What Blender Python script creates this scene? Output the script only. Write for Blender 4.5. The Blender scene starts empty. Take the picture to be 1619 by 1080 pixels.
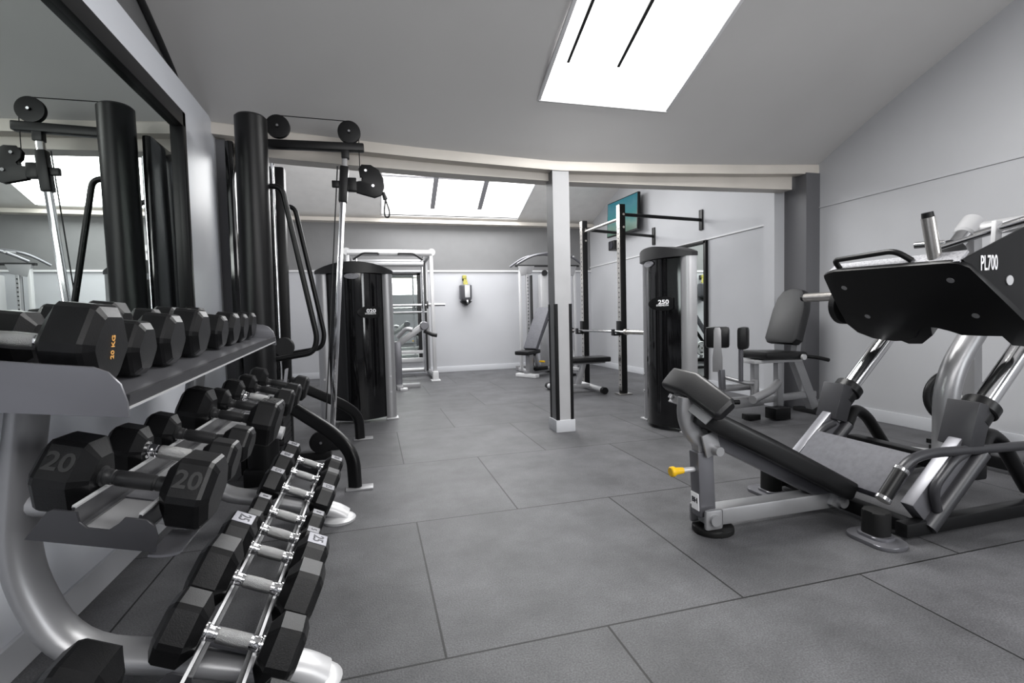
import bpy, bmesh, math, random
from mathutils import Vector, Matrix
random.seed(7)
PI = math.pi
V = Vector
C = bpy.context.scene.collection
rad = math.radians

# ------------------------------------------------------------------ materials
def nt(m):
    m.use_nodes = True
    n = m.node_tree
    n.nodes.clear()
    return n

def mat(name, col, rough=.5, metal=0., spec=.5, coat=0., bump=0., bscale=200., mottled=0., mscale=6., emis=None, estr=0.):
    m = bpy.data.materials.new(name)
    n = nt(m)
    o = n.nodes.new('ShaderNodeOutputMaterial')
    b = n.nodes.new('ShaderNodeBsdfPrincipled')
    n.links.new(b.outputs[0], o.inputs[0])
    if not isinstance(col, (tuple, list)):
        col = (col, col, col)
    b.inputs['Base Color'].default_value = (*col, 1)
    b.inputs['Roughness'].default_value = rough
    b.inputs['Metallic'].default_value = metal
    b.inputs['Specular IOR Level'].default_value = spec
    b.inputs['Coat Weight'].default_value = coat
    if emis:
        b.inputs['Emission Color'].default_value = (*emis, 1)
        b.inputs['Emission Strength'].default_value = estr
    tc = n.nodes.new('ShaderNodeTexCoord')
    if mottled:
        t = n.nodes.new('ShaderNodeTexNoise')
        t.inputs['Scale'].default_value = mscale
        t.inputs['Detail'].default_value = 5
        n.links.new(tc.outputs['Object'], t.inputs['Vector'])
        r = n.nodes.new('ShaderNodeMapRange')
        r.inputs[1].default_value = .3
        r.inputs[2].default_value = .7
        r.inputs[3].default_value = 1 - mottled
        r.inputs[4].default_value = 1 + mottled
        n.links.new(t.outputs['Fac'], r.inputs[0])
        mx = n.nodes.new('ShaderNodeVectorMath')
        mx.operation = 'SCALE'
        mx.inputs[0].default_value = col
        n.links.new(r.outputs[0], mx.inputs['Scale'])
        n.links.new(mx.outputs[0], b.inputs['Base Color'])
    if bump:
        t = n.nodes.new('ShaderNodeTexNoise')
        t.inputs['Scale'].default_value = bscale
        t.inputs['Detail'].default_value = 3
        n.links.new(tc.outputs['Object'], t.inputs['Vector'])
        bp = n.nodes.new('ShaderNodeBump')
        bp.inputs['Strength'].default_value = bump
        bp.inputs['Distance'].default_value = .004
        n.links.new(t.outputs['Fac'], bp.inputs['Height'])
        n.links.new(bp.outputs[0], b.inputs['Normal'])
    return m

M_ = dict(
    wall=mat('wall paint', (.47, .475, .50), .42, bump=.04, bscale=60, mottled=.04, mscale=1.2),
    wall_l=mat('satin wall paint', (.72, .74, .79), .36, bump=.05, bscale=5, mottled=.05, mscale=1.5),
    wall_r=mat('wall paint right', (.47, .475, .495), .5, bump=.04, bscale=60, mottled=.04, mscale=1.2),
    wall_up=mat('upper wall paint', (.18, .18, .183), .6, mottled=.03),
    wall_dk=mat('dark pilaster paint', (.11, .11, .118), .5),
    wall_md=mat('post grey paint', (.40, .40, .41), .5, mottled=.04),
    post_shade=mat('post grey shaded side', (.17, .17, .175), .5),
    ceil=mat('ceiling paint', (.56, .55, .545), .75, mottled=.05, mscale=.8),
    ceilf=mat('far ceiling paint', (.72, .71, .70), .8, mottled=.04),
    cream=mat('cream gloss paint', (.62, .58, .53), .45, mottled=.05, mscale=3),
    white=mat('white gloss paint', (.66, .66, .67), .35),
    bb=mat('skirting paint', (.58, .59, .62), .4),
    rubber=mat('black rubber', (.006, .006, .0065), .36, bump=.1, bscale=350, mottled=.3, mscale=20, spec=.24),
    rubber2=mat('matte black rubber', (.006, .006, .006), .6, spec=.3),
    black=mat('black powder coat', (.0055, .0055, .006), .36, spec=.24, bump=.03, bscale=400),
    glossb=mat('gloss black panel', (.004, .004, .0045), .07, spec=.5, mottled=.05),
    dark=mat('dark grey plastic', (.016, .016, .017), .42, spec=.35),
    char=mat('charcoal paint', (.035, .035, .039), .38, metal=.2),
    silver=mat('silver powder coat', (.36, .36, .37), .38, metal=.55, mottled=.03),
    silvd=mat('graphite powder coat', (.17, .17, .185), .34, metal=.55),
    silvl=mat('pale grey powder coat', (.55, .55, .56), .4, metal=.3),
    chrome=mat('chrome', (.72, .72, .73), .12, metal=1.),
    steel=mat('worn steel', (.62, .60, .57), .27, metal=1., mottled=.12, mscale=30),
    knurl=mat('knurled chrome', (.42, .42, .42), .36, metal=1., bump=.6, bscale=900),
    vinyl=mat('black vinyl', (.007, .007, .0075), .36, spec=.35, bump=.08, bscale=300),
    vinylg=mat('grey vinyl', (.082, .082, .095), .6, bump=.25, bscale=420, mottled=.14, mscale=40),
    vinyls=mat('soft black vinyl', (.010, .010, .011), .42, spec=.4, bump=.15, bscale=260, mottled=.15, mscale=15),
    mirror=mat('mirror glass', (.80, .86, .83), .0, metal=1.),
    sky=mat('skylight glazing', (.9, .9, .9), .4, emis=(1, .995, .98), estr=3.2),
    skyf=mat('far skylight glazing', (.9, .9, .9), .4, emis=(1, .995, .98), estr=3.2),
    winb=mat('window glazing', (.9, .9, .9), .4, emis=(.95, .98, 1), estr=2.2),
    yellow=mat('yellow plastic', (.85, .50, .01), .4),
    olive=mat('yellow strap', (.36, .33, .07), .7, mottled=.35, mscale=60),
    textw=mat('white lettering', (.75, .75, .77), .5, emis=(1, 1, 1), estr=.12),
    textg=mat('grey lettering', (.20, .20, .20), .5),
    textd=mat('dark lettering', (.02, .02, .03), .5),
    textb=mat('faint moulded lettering', (.013, .013, .013), .5),
    orange=mat('orange lettering', (.8, .42, .12), .5),
    plateg=mat('grey label', (.24, .24, .26), .5, mottled=.2, mscale=90),
    platel=mat('pale label', (.36, .36, .40), .45, mottled=.08, mscale=90),
    grip=mat('textured deck', (.33, .33, .35), .7, bump=.6, bscale=250, mottled=.3, mscale=120),
)

def floor_material():
    m = bpy.data.materials.new('rubber tile floor')
    n = nt(m)
    N, L = n.nodes.new, n.links.new
    o = N('ShaderNodeOutputMaterial')
    b = N('ShaderNodeBsdfPrincipled')
    L(b.outputs[0], o.inputs[0])
    tc = N('ShaderNodeTexCoord')
    mp = N('ShaderNodeMapping')
    mp.inputs['Location'].default_value = (-.167 + 20, -1.383 + 1 + 20, 0)
    L(tc.outputs['Object'], mp.inputs[0])
    br = N('ShaderNodeTexBrick')
    br.offset = .5
    br.offset_frequency = 2
    br.squash = 1
    br.inputs['Color1'].default_value = (.094, .094, .100, 1)
    br.inputs['Color2'].default_value = (.078, .078, .082, 1)
    br.inputs['Mortar'].default_value = (.008, .008, .008, 1)
    br.inputs['Scale'].default_value = 1
    br.inputs['Mortar Size'].default_value = .0042
    br.inputs['Mortar Smooth'].default_value = .3
    br.inputs['Brick Width'].default_value = 1
    br.inputs['Row Height'].default_value = 1
    L(mp.outputs[0], br.inputs[0])
    # fine granules
    t = N('ShaderNodeTexNoise'); t.inputs['Scale'].default_value = 190; t.inputs['Detail'].default_value = 3
    L(tc.outputs['Object'], t.inputs[0])
    r = N('ShaderNodeMapRange'); r.inputs[1].default_value = .35; r.inputs[2].default_value = .7
    r.inputs[3].default_value = .72; r.inputs[4].default_value = 1.38
    L(t.outputs['Fac'], r.inputs[0])
    # scuffed blotches
    t2 = N('ShaderNodeTexNoise'); t2.inputs['Scale'].default_value = 3.2; t2.inputs['Detail'].default_value = 6
    t2.inputs['Roughness'].default_value = .65
    L(tc.outputs['Object'], t2.inputs[0])
    r2 = N('ShaderNodeMapRange'); r2.inputs[1].default_value = .35; r2.inputs[2].default_value = .7
    r2.inputs[3].default_value = .72; r2.inputs[4].default_value = 1.26
    L(t2.outputs['Fac'], r2.inputs[0])
    mu = N('ShaderNodeMath'); mu.operation = 'MULTIPLY'
    L(r.outputs[0], mu.inputs[0]); L(r2.outputs[0], mu.inputs[1])
    sc = N('ShaderNodeVectorMath'); sc.operation = 'SCALE'
    L(br.outputs['Color'], sc.inputs[0]); L(mu.outputs[0], sc.inputs['Scale'])
    L(sc.outputs[0], b.inputs['Base Color'])
    b.inputs['Roughness'].default_value = .52
    b.inputs['Specular IOR Level'].default_value = .35
    bp = N('ShaderNodeBump'); bp.inputs['Strength'].default_value = .25; bp.inputs['Distance'].default_value = .003
    L(t.outputs['Fac'], bp.inputs['Height'])
    L(bp.outputs[0], b.inputs['Normal'])
    return m
M_['floor'] = floor_material()

def tv_material():
    m = bpy.data.materials.new('television picture')
    n = nt(m)
    N, L = n.nodes.new, n.links.new
    o = N('ShaderNodeOutputMaterial')
    b = N('ShaderNodeBsdfPrincipled')
    L(b.outputs[0], o.inputs[0])
    b.inputs['Base Color'].default_value = (.01, .02, .02, 1)
    b.inputs['Roughness'].default_value = .15
    tc = N('ShaderNodeTexCoord')
    sp = N('ShaderNodeSeparateXYZ')
    L(tc.outputs['Generated'], sp.inputs[0])
    ns = N('ShaderNodeTexNoise'); ns.inputs['Scale'].default_value = 3; ns.inputs['Detail'].default_value = 4
    L(tc.outputs['Generated'], ns.inputs[0])
    ad = N('ShaderNodeMath'); ad.operation = 'MULTIPLY_ADD'
    ad.inputs[1].default_value = .5; ad.inputs[2].default_value = -.25
    L(ns.outputs['Fac'], ad.inputs[0])
    a2 = N('ShaderNodeMath'); a2.operation = 'ADD'
    L(sp.outputs['Z'], a2.inputs[0]); L(ad.outputs[0], a2.inputs[1])
    cr = N('ShaderNodeValToRGB')
    e = cr.color_ramp.elements
    e[0].position = 0; e[0].color = (.10, .16, .12, 1)
    e[1].position = 1; e[1].color = (.012, .15, .20, 1)
    k = e.new(.25); k.color = (.16, .26, .22, 1)
    k = e.new(.5); k.color = (.03, .20, .22, 1)
    k = e.new(.75); k.color = (.05, .19, .24, 1)
    L(a2.outputs[0], cr.inputs[0])
    L(cr.outputs[0], b.inputs['Emission Color'])
    b.inputs['Emission Strength'].default_value = .9
    return m
M_['tv'] = tv_material()

# ------------------------------------------------------------------ mesh builder
def frame_from(d, up=V((0, 0, 1))):
    d = d.normalized()
    if abs(d.dot(up)) > .985:
        up = V((0, 1, 0)) if abs(d.y) < .9 else V((1, 0, 0))
    s = d.cross(up).normalized()
    u = s.cross(d).normalized()
    return s, u, d

def fillet(pts, r, n=6):
    pts = [V(p) for p in pts]
    if r <= 0 or len(pts) < 3:
        return pts
    out = [pts[0]]
    for i in range(1, len(pts) - 1):
        a, b, c = pts[i - 1], pts[i], pts[i + 1]
        d1, d2 = (a - b), (c - b)
        l = min(r, d1.length * .49, d2.length * .49)
        p, q = b + d1.normalized() * l, b + d2.normalized() * l
        for k in range(n + 1):
            t = k / n
            out.append(p * (1 - t) ** 2 + b * 2 * t * (1 - t) + q * t * t)
    out.append(pts[-1])
    return out

def circ(r, n=14, ry=None):
    ry = ry or r
    return [(r * math.cos(2 * PI * k / n), ry * math.sin(2 * PI * k / n)) for k in range(n)]

def rrect(w, h, r=.006, n=3):
    o = []
    for cx, cy, a0 in ((w / 2 - r, h / 2 - r, 0), (-w / 2 + r, h / 2 - r, PI / 2), (-w / 2 + r, -h / 2 + r, PI), (w / 2 - r, -h / 2 + r, 1.5 * PI)):
        for k in range(n + 1):
            a = a0 + PI / 2 * k / n
            o.append((cx + r * math.cos(a), cy + r * math.sin(a)))
    return o

class MB:
    def __init__(self, M=None):
        self.bm = bmesh.new()
        self.M = M or Matrix.Identity(4)
    def _v(self, p):
        return self.bm.verts.new(self.M @ V(p))
    def _f(self, vs):
        try:
            return self.bm.faces.new(vs)
        except ValueError:
            return None
    def loft(self, rings, closed=True, cap=True):
        R = [[self._v(p) for p in r] for r in rings]
        n = len(R[0])
        fs = []
        for a, b in zip(R, R[1:]):
            for i in range(n if closed else n - 1):
                j = (i + 1) % n
                fs.append(self._f((a[i], a[j], b[j], b[i])))
        if cap and closed:
            fs.append(self._f(R[0][::-1]))
            fs.append(self._f(R[-1]))
        return self
    def box(self, c, s, rot=None, bev=0.):
        c = V(c); h = V(s) / 2
        R = rot or Matrix.Identity(3)
        vs = {}
        for x in (-1, 1):
            for y in (-1, 1):
                for z in (-1, 1):
                    vs[x, y, z] = self._v(c + R @ V((x * h.x, y * h.y, z * h.z)))
        fs = []
        for q in (((-1, -1, -1), (-1, 1, -1), (1, 1, -1), (1, -1, -1)), ((-1, -1, 1), (1, -1, 1), (1, 1, 1), (-1, 1, 1)),
                  ((-1, -1, -1), (1, -1, -1), (1, -1, 1), (-1, -1, 1)), ((1, -1, -1), (1, 1, -1), (1, 1, 1), (1, -1, 1)),
                  ((1, 1, -1), (-1, 1, -1), (-1, 1, 1), (1, 1, 1)), ((-1, 1, -1), (-1, -1, -1), (-1, -1, 1), (-1, 1, 1))):
            fs.append(self._f([vs[k] for k in q]))
        if bev:
            es = {e for f in fs for e in f.edges}
            bmesh.ops.bevel(self.bm, geom=list(es), offset=bev, segments=2, affect='EDGES', profile=.6)
        return self
    def bar(self, a, b, w, h, up=(0, 0, 1), bev=.004):
        """box beam from a to b; w across, h along up"""
        a, b = V(a), V(b)
        s, u, d = frame_from(b - a, V(up))
        R = Matrix((s, d, u)).transposed()
        return self.box((a + b) / 2, (w, (b - a).length, h), R, bev)
    def tube(self, pts, r=.015, fil=0., sec=None, up=(0, 0, 1), n=14, scale=None):
        P = fillet(pts, fil)
        Q = [P[0]]
        for p in P[1:]:
            if (p - Q[-1]).length > 1e-5:
                Q.append(p)
        P = Q
        sec = sec or circ(r, n)
        rings = []
        prev = None
        for i, p in enumerate(P):
            if i == 0: d = P[1] - P[0]
            elif i == len(P) - 1: d = P[-1] - P[-2]
            else: d = (P[i + 1] - p).normalized() + (p - P[i - 1]).normalized()
            d = d.normalized()
            if prev is None:
                s, u, d = frame_from(d, V(up))
            else:
                u = (prev - d * prev.dot(d)).normalized()
                s = d.cross(u).normalized()
            prev = u
            k = 1.
            if 0 < i < len(P) - 1:
                c = d.dot((P[i + 1] - p).normalized())
                k = 1 / max(.7, c)
            sc = scale(i / (len(P) - 1)) if scale else 1.
            rings.append([p + s * (x * sc) + u * (y * sc) for x, y in sec])
        return self.loft(rings)
    def cyl(self, a, b, r, r2=None, n=24, bev=0):
        a, b = V(a), V(b)
        r2 = r if r2 is None else r2
        s, u, d = frame_from(b - a)
        R = []
        L = (b - a).length
        prof = [(0, r), (L, r2)] if not bev else [(0, r - bev), (bev, r), (L - bev, r2), (L, r2 - bev)]
        for t, rr in prof:
            R.append([a + d * t + s * (rr * math.cos(2 * PI * k / n)) + u * (rr * math.sin(2 * PI * k / n)) for k in range(n)])
        return self.loft(R)
    def lathe(self, a, axis, prof, n=24):
        """prof: list of (t along axis, radius)"""
        a = V(a)
        s, u, d = frame_from(V(axis))
        return self.loft([[a + d * t + s * (rr * math.cos(2 * PI * k / n)) + u * (rr * math.sin(2 * PI * k / n)) for k in range(n)] for t, rr in prof])
    def prism(self, poly, T, depth, bev=0.):
        """poly in local xy of T (Matrix), extruded along local z by depth"""
        lo = [self._v(T @ V((x, y, 0))) for x, y in poly]
        hi = [self._v(T @ V((x, y, depth))) for x, y in poly]
        n = len(poly)
        fs = [self._f(lo[::-1]), self._f(hi)]
        for i in range(n):
            j = (i + 1) % n
            fs.append(self._f((lo[i], lo[j], hi[j], hi[i])))
        if bev:
            es = {e for f in fs[:2] if f for e in f.edges}
            bmesh.ops.bevel(self.bm, geom=list(es), offset=bev, segments=2, affect='EDGES', profile=.6)
        return self
    def quad(self, *p):
        self._f([self._v(q) for q in p])
        return self
    def grid(self, fn, nu, nv):
        G = [[self._v(fn(i / nu, j / nv)) for j in range(nv + 1)] for i in range(nu + 1)]
        for i in range(nu):
            for j in range(nv):
                self._f((G[i][j], G[i + 1][j], G[i + 1][j + 1], G[i][j + 1]))
        return self
    def text(self, s, T, size, depth=.001, sx=1., bold=0.):
        cu = bpy.data.curves.new('t', 'FONT')
        cu.body = s
        cu.size = size
        cu.extrude = depth
        cu.offset = bold
        cu.align_x = 'CENTER'
        cu.align_y = 'CENTER'
        cu.resolution_u = 3
        ob = bpy.data.objects.new('t', cu)
        C.objects.link(ob)
        dg = bpy.context.evaluated_depsgraph_get()
        me = bpy.data.meshes.new_from_object(ob.evaluated_get(dg))
        vs = [self._v(T @ V((v.co.x * sx, v.co.y, v.co.z))) for v in me.vertices]
        for p in me.polygons:
            self._f([vs[i] for i in p.vertices])
        bpy.data.objects.remove(ob)
        bpy.data.curves.remove(cu)
        bpy.data.meshes.remove(me)
        return self
    def build(self, name, m, parent=None, label=None, smooth=38):
        bm = self.bm
        bmesh.ops.recalc_face_normals(bm, faces=bm.faces)
        if parent is not None:
            inv = world(parent).inverted()
            bmesh.ops.transform(bm, matrix=inv, verts=bm.verts)
        me = bpy.data.meshes.new(name)
        bm.to_mesh(me)
        bm.free()
        me.materials.append(M_[m] if isinstance(m, str) else m)
        for p in me.polygons:
            p.use_smooth = True
        me.set_sharp_from_angle(angle=rad(smooth))
        o = bpy.data.objects.new(name, me)
        C.objects.link(o)
        if parent is not None:
            o.parent = parent
        if label:
            o['label'] = label
        return o

def world(o):
    m = Matrix.LocRotScale(o.location, o.rotation_euler, None)
    return world(o.parent) @ m if o.parent else m

def thing(name, label, cat, loc=(0, 0, 0), group=None, rot=(0, 0, 0)):
    o = bpy.data.objects.new(name, None)
    C.objects.link(o)
    o.location = loc
    o.rotation_euler = rot
    o.empty_display_size = .1
    return tag(o, label, cat, group)

def tag(o, label, cat, group=None):
    o['label'] = label
    o['category'] = cat
    if group:
        o['group'] = group
    return o

def struct(name, mb, m, parent=None, **k):
    o = mb.build(name, m, parent, **k)
    o['kind'] = 'structure'
    return o

def TM(o, x, y, z=None):
    """matrix with origin o and axes x, y"""
    x = V(x).normalized()
    y = V(y)
    y = (y - x * y.dot(x)).normalized()
    z = x.cross(y)
    m = Matrix((x, y, z)).transposed().to_4x4()
    m.translation = V(o)
    return m

XZ = lambda y: TM((0, y, 0), (1, 0, 0), (0, 0, 1))        # local x->X, local y->Z, depth towards -Y
YZ = lambda x: TM((x, 0, 0), (0, 1, 0), (0, 0, 1))        # local x->Y, local y->Z, depth towards +X

# ------------------------------------------------------------------ camera
F = 794.19
yaw, pit, rol = .26964, .04837, -.024676
fw = V((math.sin(yaw) * math.cos(pit), math.cos(yaw) * math.cos(pit), -math.sin(pit)))
r0 = V((math.cos(yaw), -math.sin(yaw), 0))
u0 = r0.cross(fw)
cr, sr = math.cos(rol), math.sin(rol)
rr, uu = r0 * cr + u0 * sr, u0 * cr - r0 * sr
cam = bpy.data.cameras.new('camera')
cam.sensor_width = 36
cam.lens = 36 * F / 1619
cam.clip_start = .05
co = bpy.data.objects.new('camera', cam)
mw = Matrix((rr, uu, -fw)).transposed().to_4x4()
mw.translation = V((0, 0, .961))
co.matrix_world = mw
C.objects.link(co)
bpy.context.scene.camera = co

# ------------------------------------------------------------------ the setting
XL, XR, YB, YF = -1.0, 4.12, -3.0, 9.05
SL = .385
zc = lambda y: 2.345 + (3.95 - y) * SL                   # near ceiling
struct('floor', MB().box(((XL + XR) / 2 - .3, 3, -.05), (XR - XL + 1.0, 12.6, .1)), 'floor')
# left wall: lining panel up to 2.35, set-back darker wall above
struct('wall_left', MB().box((XL - .1, .45, 1.17), (.2, 6.9, 2.36)), 'wall_l')
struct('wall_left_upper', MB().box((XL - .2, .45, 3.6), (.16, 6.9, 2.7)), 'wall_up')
struct('wall_left_far', MB().box((XL - .6, 6.6, 2.0), (.2, 5.4, 4.2)).box((XL - .3, 4.02, 2.0), (.6, .2, 4.2)), 'wall')
struct('wall_right', MB().box((XR + .1, 3, 2.5), (.2, 12.4, 5.2)), 'wall_r')
struct('wall_far', MB().box(((XL + XR) / 2 - .3, YF + .1, .9), (XR - XL + 1.0, .2, 1.84)), 'wall')
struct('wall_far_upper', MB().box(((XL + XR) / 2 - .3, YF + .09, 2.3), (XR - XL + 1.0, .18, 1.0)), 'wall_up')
struct('wall_back', MB().box(((XL + XR) / 2, YB - .1, 2.6), (XR - XL + .4, .2, 5.4)), 'wall')
# near ceiling with the skylight opening
sx0, sx1, sy0, sy1 = 1.19, 2.215, 2.05, 3.445
def sag(x, za, zm, zb):
    pts = [(-1.1, za), (-.4, za * .62 + zm * .38), (.45, za * .28 + zm * .72), (1.48, zm), (2.4, zm * .75 + zb * .25), (3.3, zm * .4 + zb * .6), (4.12, zb)]
    for (x0, z0), (x1, z1) in zip(pts, pts[1:]):
        if x <= x1:
            return z0 + (z1 - z0) * (max(x, x0) - x0) / (x1 - x0)
    return zb
def zc2(x, y):
    t = max(0, (y - 2.7) / (3.87 - 2.7))
    return zc(y) + (sag(x, 2.335, 2.20, 2.33) - zc(3.87)) * min(t, 1) ** 2.6
mb = MB()
for x0, x1, y0, y1, nx, ny in ((XL - .2, sx0, YB - .1, sy0, 8, 2), (XL - .2, sx0, sy0, sy1, 8, 10), (XL - .2, sx0, sy1, 3.9, 8, 6), (sx1, XR + .1, YB - .1, sy0, 8, 2), (sx1, XR + .1, sy0, sy1, 8, 10), (sx1, XR + .1, sy1, 3.9, 8, 6), (sx0, sx1, YB - .1, sy0, 4, 2), (sx0, sx1, sy1, 3.9, 4, 6)):
    for dz in (0, .12):
        mb.grid(lambda u, v: (x0 + (x1 - x0) * u, y0 + (y1 - y0) * v, zc2(x0 + (x1 - x0) * u, y0 + (y1 - y0) * v) + dz), nx, ny)
bmesh.ops.remove_doubles(mb.bm, verts=mb.bm.verts, dist=.0005)
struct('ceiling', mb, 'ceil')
# far ceiling: rises from the far wall to a ridge, then falls to the beam
zf = lambda y: 2.69 + (YF - y) * .34
fx0, fx1, fy0, fy1 = .205, 2.63, 7.05, 8.90
mb = MB()
for x0, x1, y0, y1 in ((XL - .7, fx0, 6.3, YF + .1), (fx1, XR + .1, 6.3, YF + .1), (fx0, fx1, 6.3, fy0), (fx0, fx1, fy1, YF + .1)):
    mb.loft([[(x0, y, zf(y)), (x1, y, zf(y)), (x1, y, zf(y) + .12), (x0, y, zf(y) + .12)] for y in (y0, y1)])
mb.loft([[(XL - .7, y, z), (XR + .1, y, z), (XR + .1, y, z + .12), (XL - .7, y, z + .12)] for y, z in ((3.95, 2.35), (6.3, zf(6.3)))])
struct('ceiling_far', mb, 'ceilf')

def skylight(name, x0, x1, y0, y1, zfn, glaz, bars, lift, bar_m='dark'):
    fr = MB()
    cs = [(x0, y0), (x1, y0), (x1, y1), (x0, y1)]
    for i in range(4):
        a, b = cs[i], cs[(i + 1) % 4]
        fr.bar(V((*a, zfn(*a) + .004)), V((*b, zfn(*b) + .004)), .026, .018, bev=.003)
        fr.quad((*a, zfn(*a)), (*b, zfn(*b)), (*b, zfn(*b) + .14), (*a, zfn(*a) + .14))
    f = struct(name, fr, 'white')
    g = MB()
    g.loft([[(x0, y, zfn(x0, y) + lift), (x1, y, zfn(x1, y) + lift), (x1, y, zfn(x1, y) + lift + .01), (x0, y, zfn(x0, y) + lift + .01)] for y in (y0, y1)])
    g.build('pane', glaz, f)
    for a, b, w in bars:
        MB().bar(V((*a, zfn(*a) + lift - .014)), V((*b, zfn(*b) + lift - .014)), w, .02, bev=0).build('glazing_bar', bar_m, f)
    return f
skylight('window_1', sx0, sx1, sy0, sy1, zc2, 'sky', [((1.305, 3.17), (1.305, 2.06), .020), ((1.665, 3.16), (1.665, 2.06), .022)], .022)
skylight('window_2', fx0, fx1, fy0, fy1, lambda x, y: zf(y), 'skyf', [((1.05, 8.66), (1.0, 7.06), .075), ((1.86, 8.64), (1.78, 7.06), .075), ((.21, 7.83), (2.5, 7.83), .03)], .03, bar_m='plateg')

# beam over the opening: cream fascia with a recessed header below it, sagging at the post
xs = [-1.1 + i * (XR + 1.1) / 24 for i in range(25)]
mb = MB()
mb.loft([[(x, 3.86, sag(x, 2.255, 2.135, 2.245)), (x, 3.86, sag(x, 2.33, 2.195, 2.325)), (x, 3.98, 2.42), (x, 3.98, sag(x, 2.255, 2.135, 2.245))] for x in xs])
struct('trim_1', mb, 'cream')
mb = MB()
mb.loft([[(x, 3.96, sag(x, 2.16, 2.075, 2.115)), (x, 3.96, 2.45), (x, 4.1, 2.6), (x, 4.1, sag(x, 2.16, 2.075, 2.115))] for x in xs if x < 4.0])
struct('trim_2', mb, 'cream')
# picture ledge at the top of the lower wall lining
struct('trim_3', MB().box((XR - .005, .45, 1.925), (.010, 6.9, .010)), 'wall_r')
struct('trim_4', MB().box((XR - .008, 6.6, 1.885), (.016, 4.9, .018)), 'white')
struct('trim_5', MB().box(((XL + XR) / 2 - .25, YF - .012, 1.815), (XR - XL + .5, .024, .03)), 'white')
struct('trim_6', MB().box(((XL + XR) / 2 - .25, YF - .09, 2.66), (XR - XL + .5, .18, .06)).box(((XL + XR) / 2 - .25, YF - .03, 2.71), (XR - XL + .5, .06, .09)), 'cream')
# pilasters at the ends of the beam
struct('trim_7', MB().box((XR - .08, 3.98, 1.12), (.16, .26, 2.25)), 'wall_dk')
struct('trim_8', MB().box((XR - .14, 4.18, 1.08), (.28, .14, 2.16)), 'wall_r')
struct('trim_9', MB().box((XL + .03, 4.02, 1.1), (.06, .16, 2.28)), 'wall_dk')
struct('trim_10', MB().box((XL + .05, 4.14, 1.1), (.11, .06, 2.2)), 'wall_l')
# thin dark trim along the ceiling edge at left
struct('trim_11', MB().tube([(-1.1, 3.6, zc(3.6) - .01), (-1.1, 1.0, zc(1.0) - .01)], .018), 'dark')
# skirtings
struct('baseboard_left', MB().box((XL + .008, .4, .05), (.016, 6.8, .10), bev=.004), 'bb')
struct('baseboard_right', MB().box((XR - .008, 3, .05), (.016, 12, .10), bev=.004), 'bb')
struct('baseboard_far', MB().box(((XL + XR) / 2 - .25, YF - .008, .05), (XR - XL + .5, .016, .10), bev=.004), 'bb')
# the post
px0, px1, py0, py1 = 1.441, 1.583, 3.868, 4.02
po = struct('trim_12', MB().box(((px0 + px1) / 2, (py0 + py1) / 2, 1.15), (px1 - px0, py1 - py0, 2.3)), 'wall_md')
po.data.materials.append(M_['post_shade'])  # shade on the post's left face, put into its colour
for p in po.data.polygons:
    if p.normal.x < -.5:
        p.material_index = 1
struct('trim_13', MB().box(((px0 + px1) / 2, (py0 + py1) / 2, .05), (px1 - px0 + .026, py1 - py0 + .026, .10), bev=.003), 'bb')
mb = MB()
for x, y in ((px0, py0), (px1, py0), (px0, py1), (px1, py1)):
    sx, sy = (1 if x == px0 else -1), (1 if y == py0 else -1)
    mb.box((x + sx * .009, y - sy * .002, .58), (.026, .004, .96))
    mb.box((x - sx * .002, y + sy * .009, .58), (.004, .026, .96))
struct('trim_14', mb, 'black')
# ------------------------------------------------------------------ mirrors
t = thing('wall_mirror', 'large black framed wall mirror on the left wall above the dumbbell rack', 'mirror', (XL, 2.0, .93))
y0, y1, z0, z1 = .55, 3.19, .90, 2.125
fwid = .085
mb = MB()
for a, b in (((y0, z1 - fwid / 2), (y1, z1 - fwid / 2)), ((y0, z0 + fwid / 2), (y1, z0 + fwid / 2))):
    mb.bar((XL + .025, a[0], a[1]), (XL + .025, b[0], b[1]), .05, fwid, bev=.006)
for y in (y0 + fwid / 2, y1 - fwid / 4):
    mb.bar((XL + .025, y, z0), (XL + .025, y, z1), fwid * .6, .05, up=(1, 0, 0), bev=.006)
mb.build('frame', 'black', t)
MB().box((XL + .011, (y0 + y1) / 2, (z0 + z1) / 2), (.012, y1 - y0 - .04, z1 - z0 - .06)).build('mirror_glass', 'mirror', t)

t = thing('wall_mirror', 'tall black framed mirror on the right wall behind the round black weight tower', 'mirror', (XR, 5.9, .1))
y0, y1, z0, z1 = 5.5, 6.25, .10, 1.875
mb = MB()
for z in (z0 + .02, z1 - .02):
    mb.bar((XR - .02, y0, z), (XR - .02, y1, z), .04, .045, bev=.004)
for y in (y0 + .02, y1 - .02):
    mb.bar((XR - .02, y, z0), (XR - .02, y, z1), .045, .04, up=(1, 0, 0), bev=.004)
mb.build('frame', 'black', t)
MB().box((XR - .012, (y0 + y1) / 2, (z0 + z1) / 2), (.01, y1 - y0 - .04, z1 - z0 - .04)).build('mirror_glass', 'mirror', t)

t = thing('wall_mirror', 'mirror on the far wall behind the silver smith machine', 'mirror', (.2, YF, .2))
x0, x1, z0, z1 = -.5, .84, .22, 1.78
mb = MB()
for z in (z0 + .02, z1 - .02):
    mb.bar((x0, YF - .02, z), (x1, YF - .02, z), .04, .04, bev=.004)
for x in (x0 + .02, x1 - .03):
    mb.bar((x, YF - .02, z0), (x, YF - .02, z1), .06, .04, up=(0, 1, 0), bev=.004)
mb.build('frame', 'dark', t)
MB().box(((x0 + x1) / 2, YF - .012, (z0 + z1) / 2), (x1 - x0 - .04, .01, z1 - z0 - .04)).build('mirror_glass', 'mirror', t)

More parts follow.
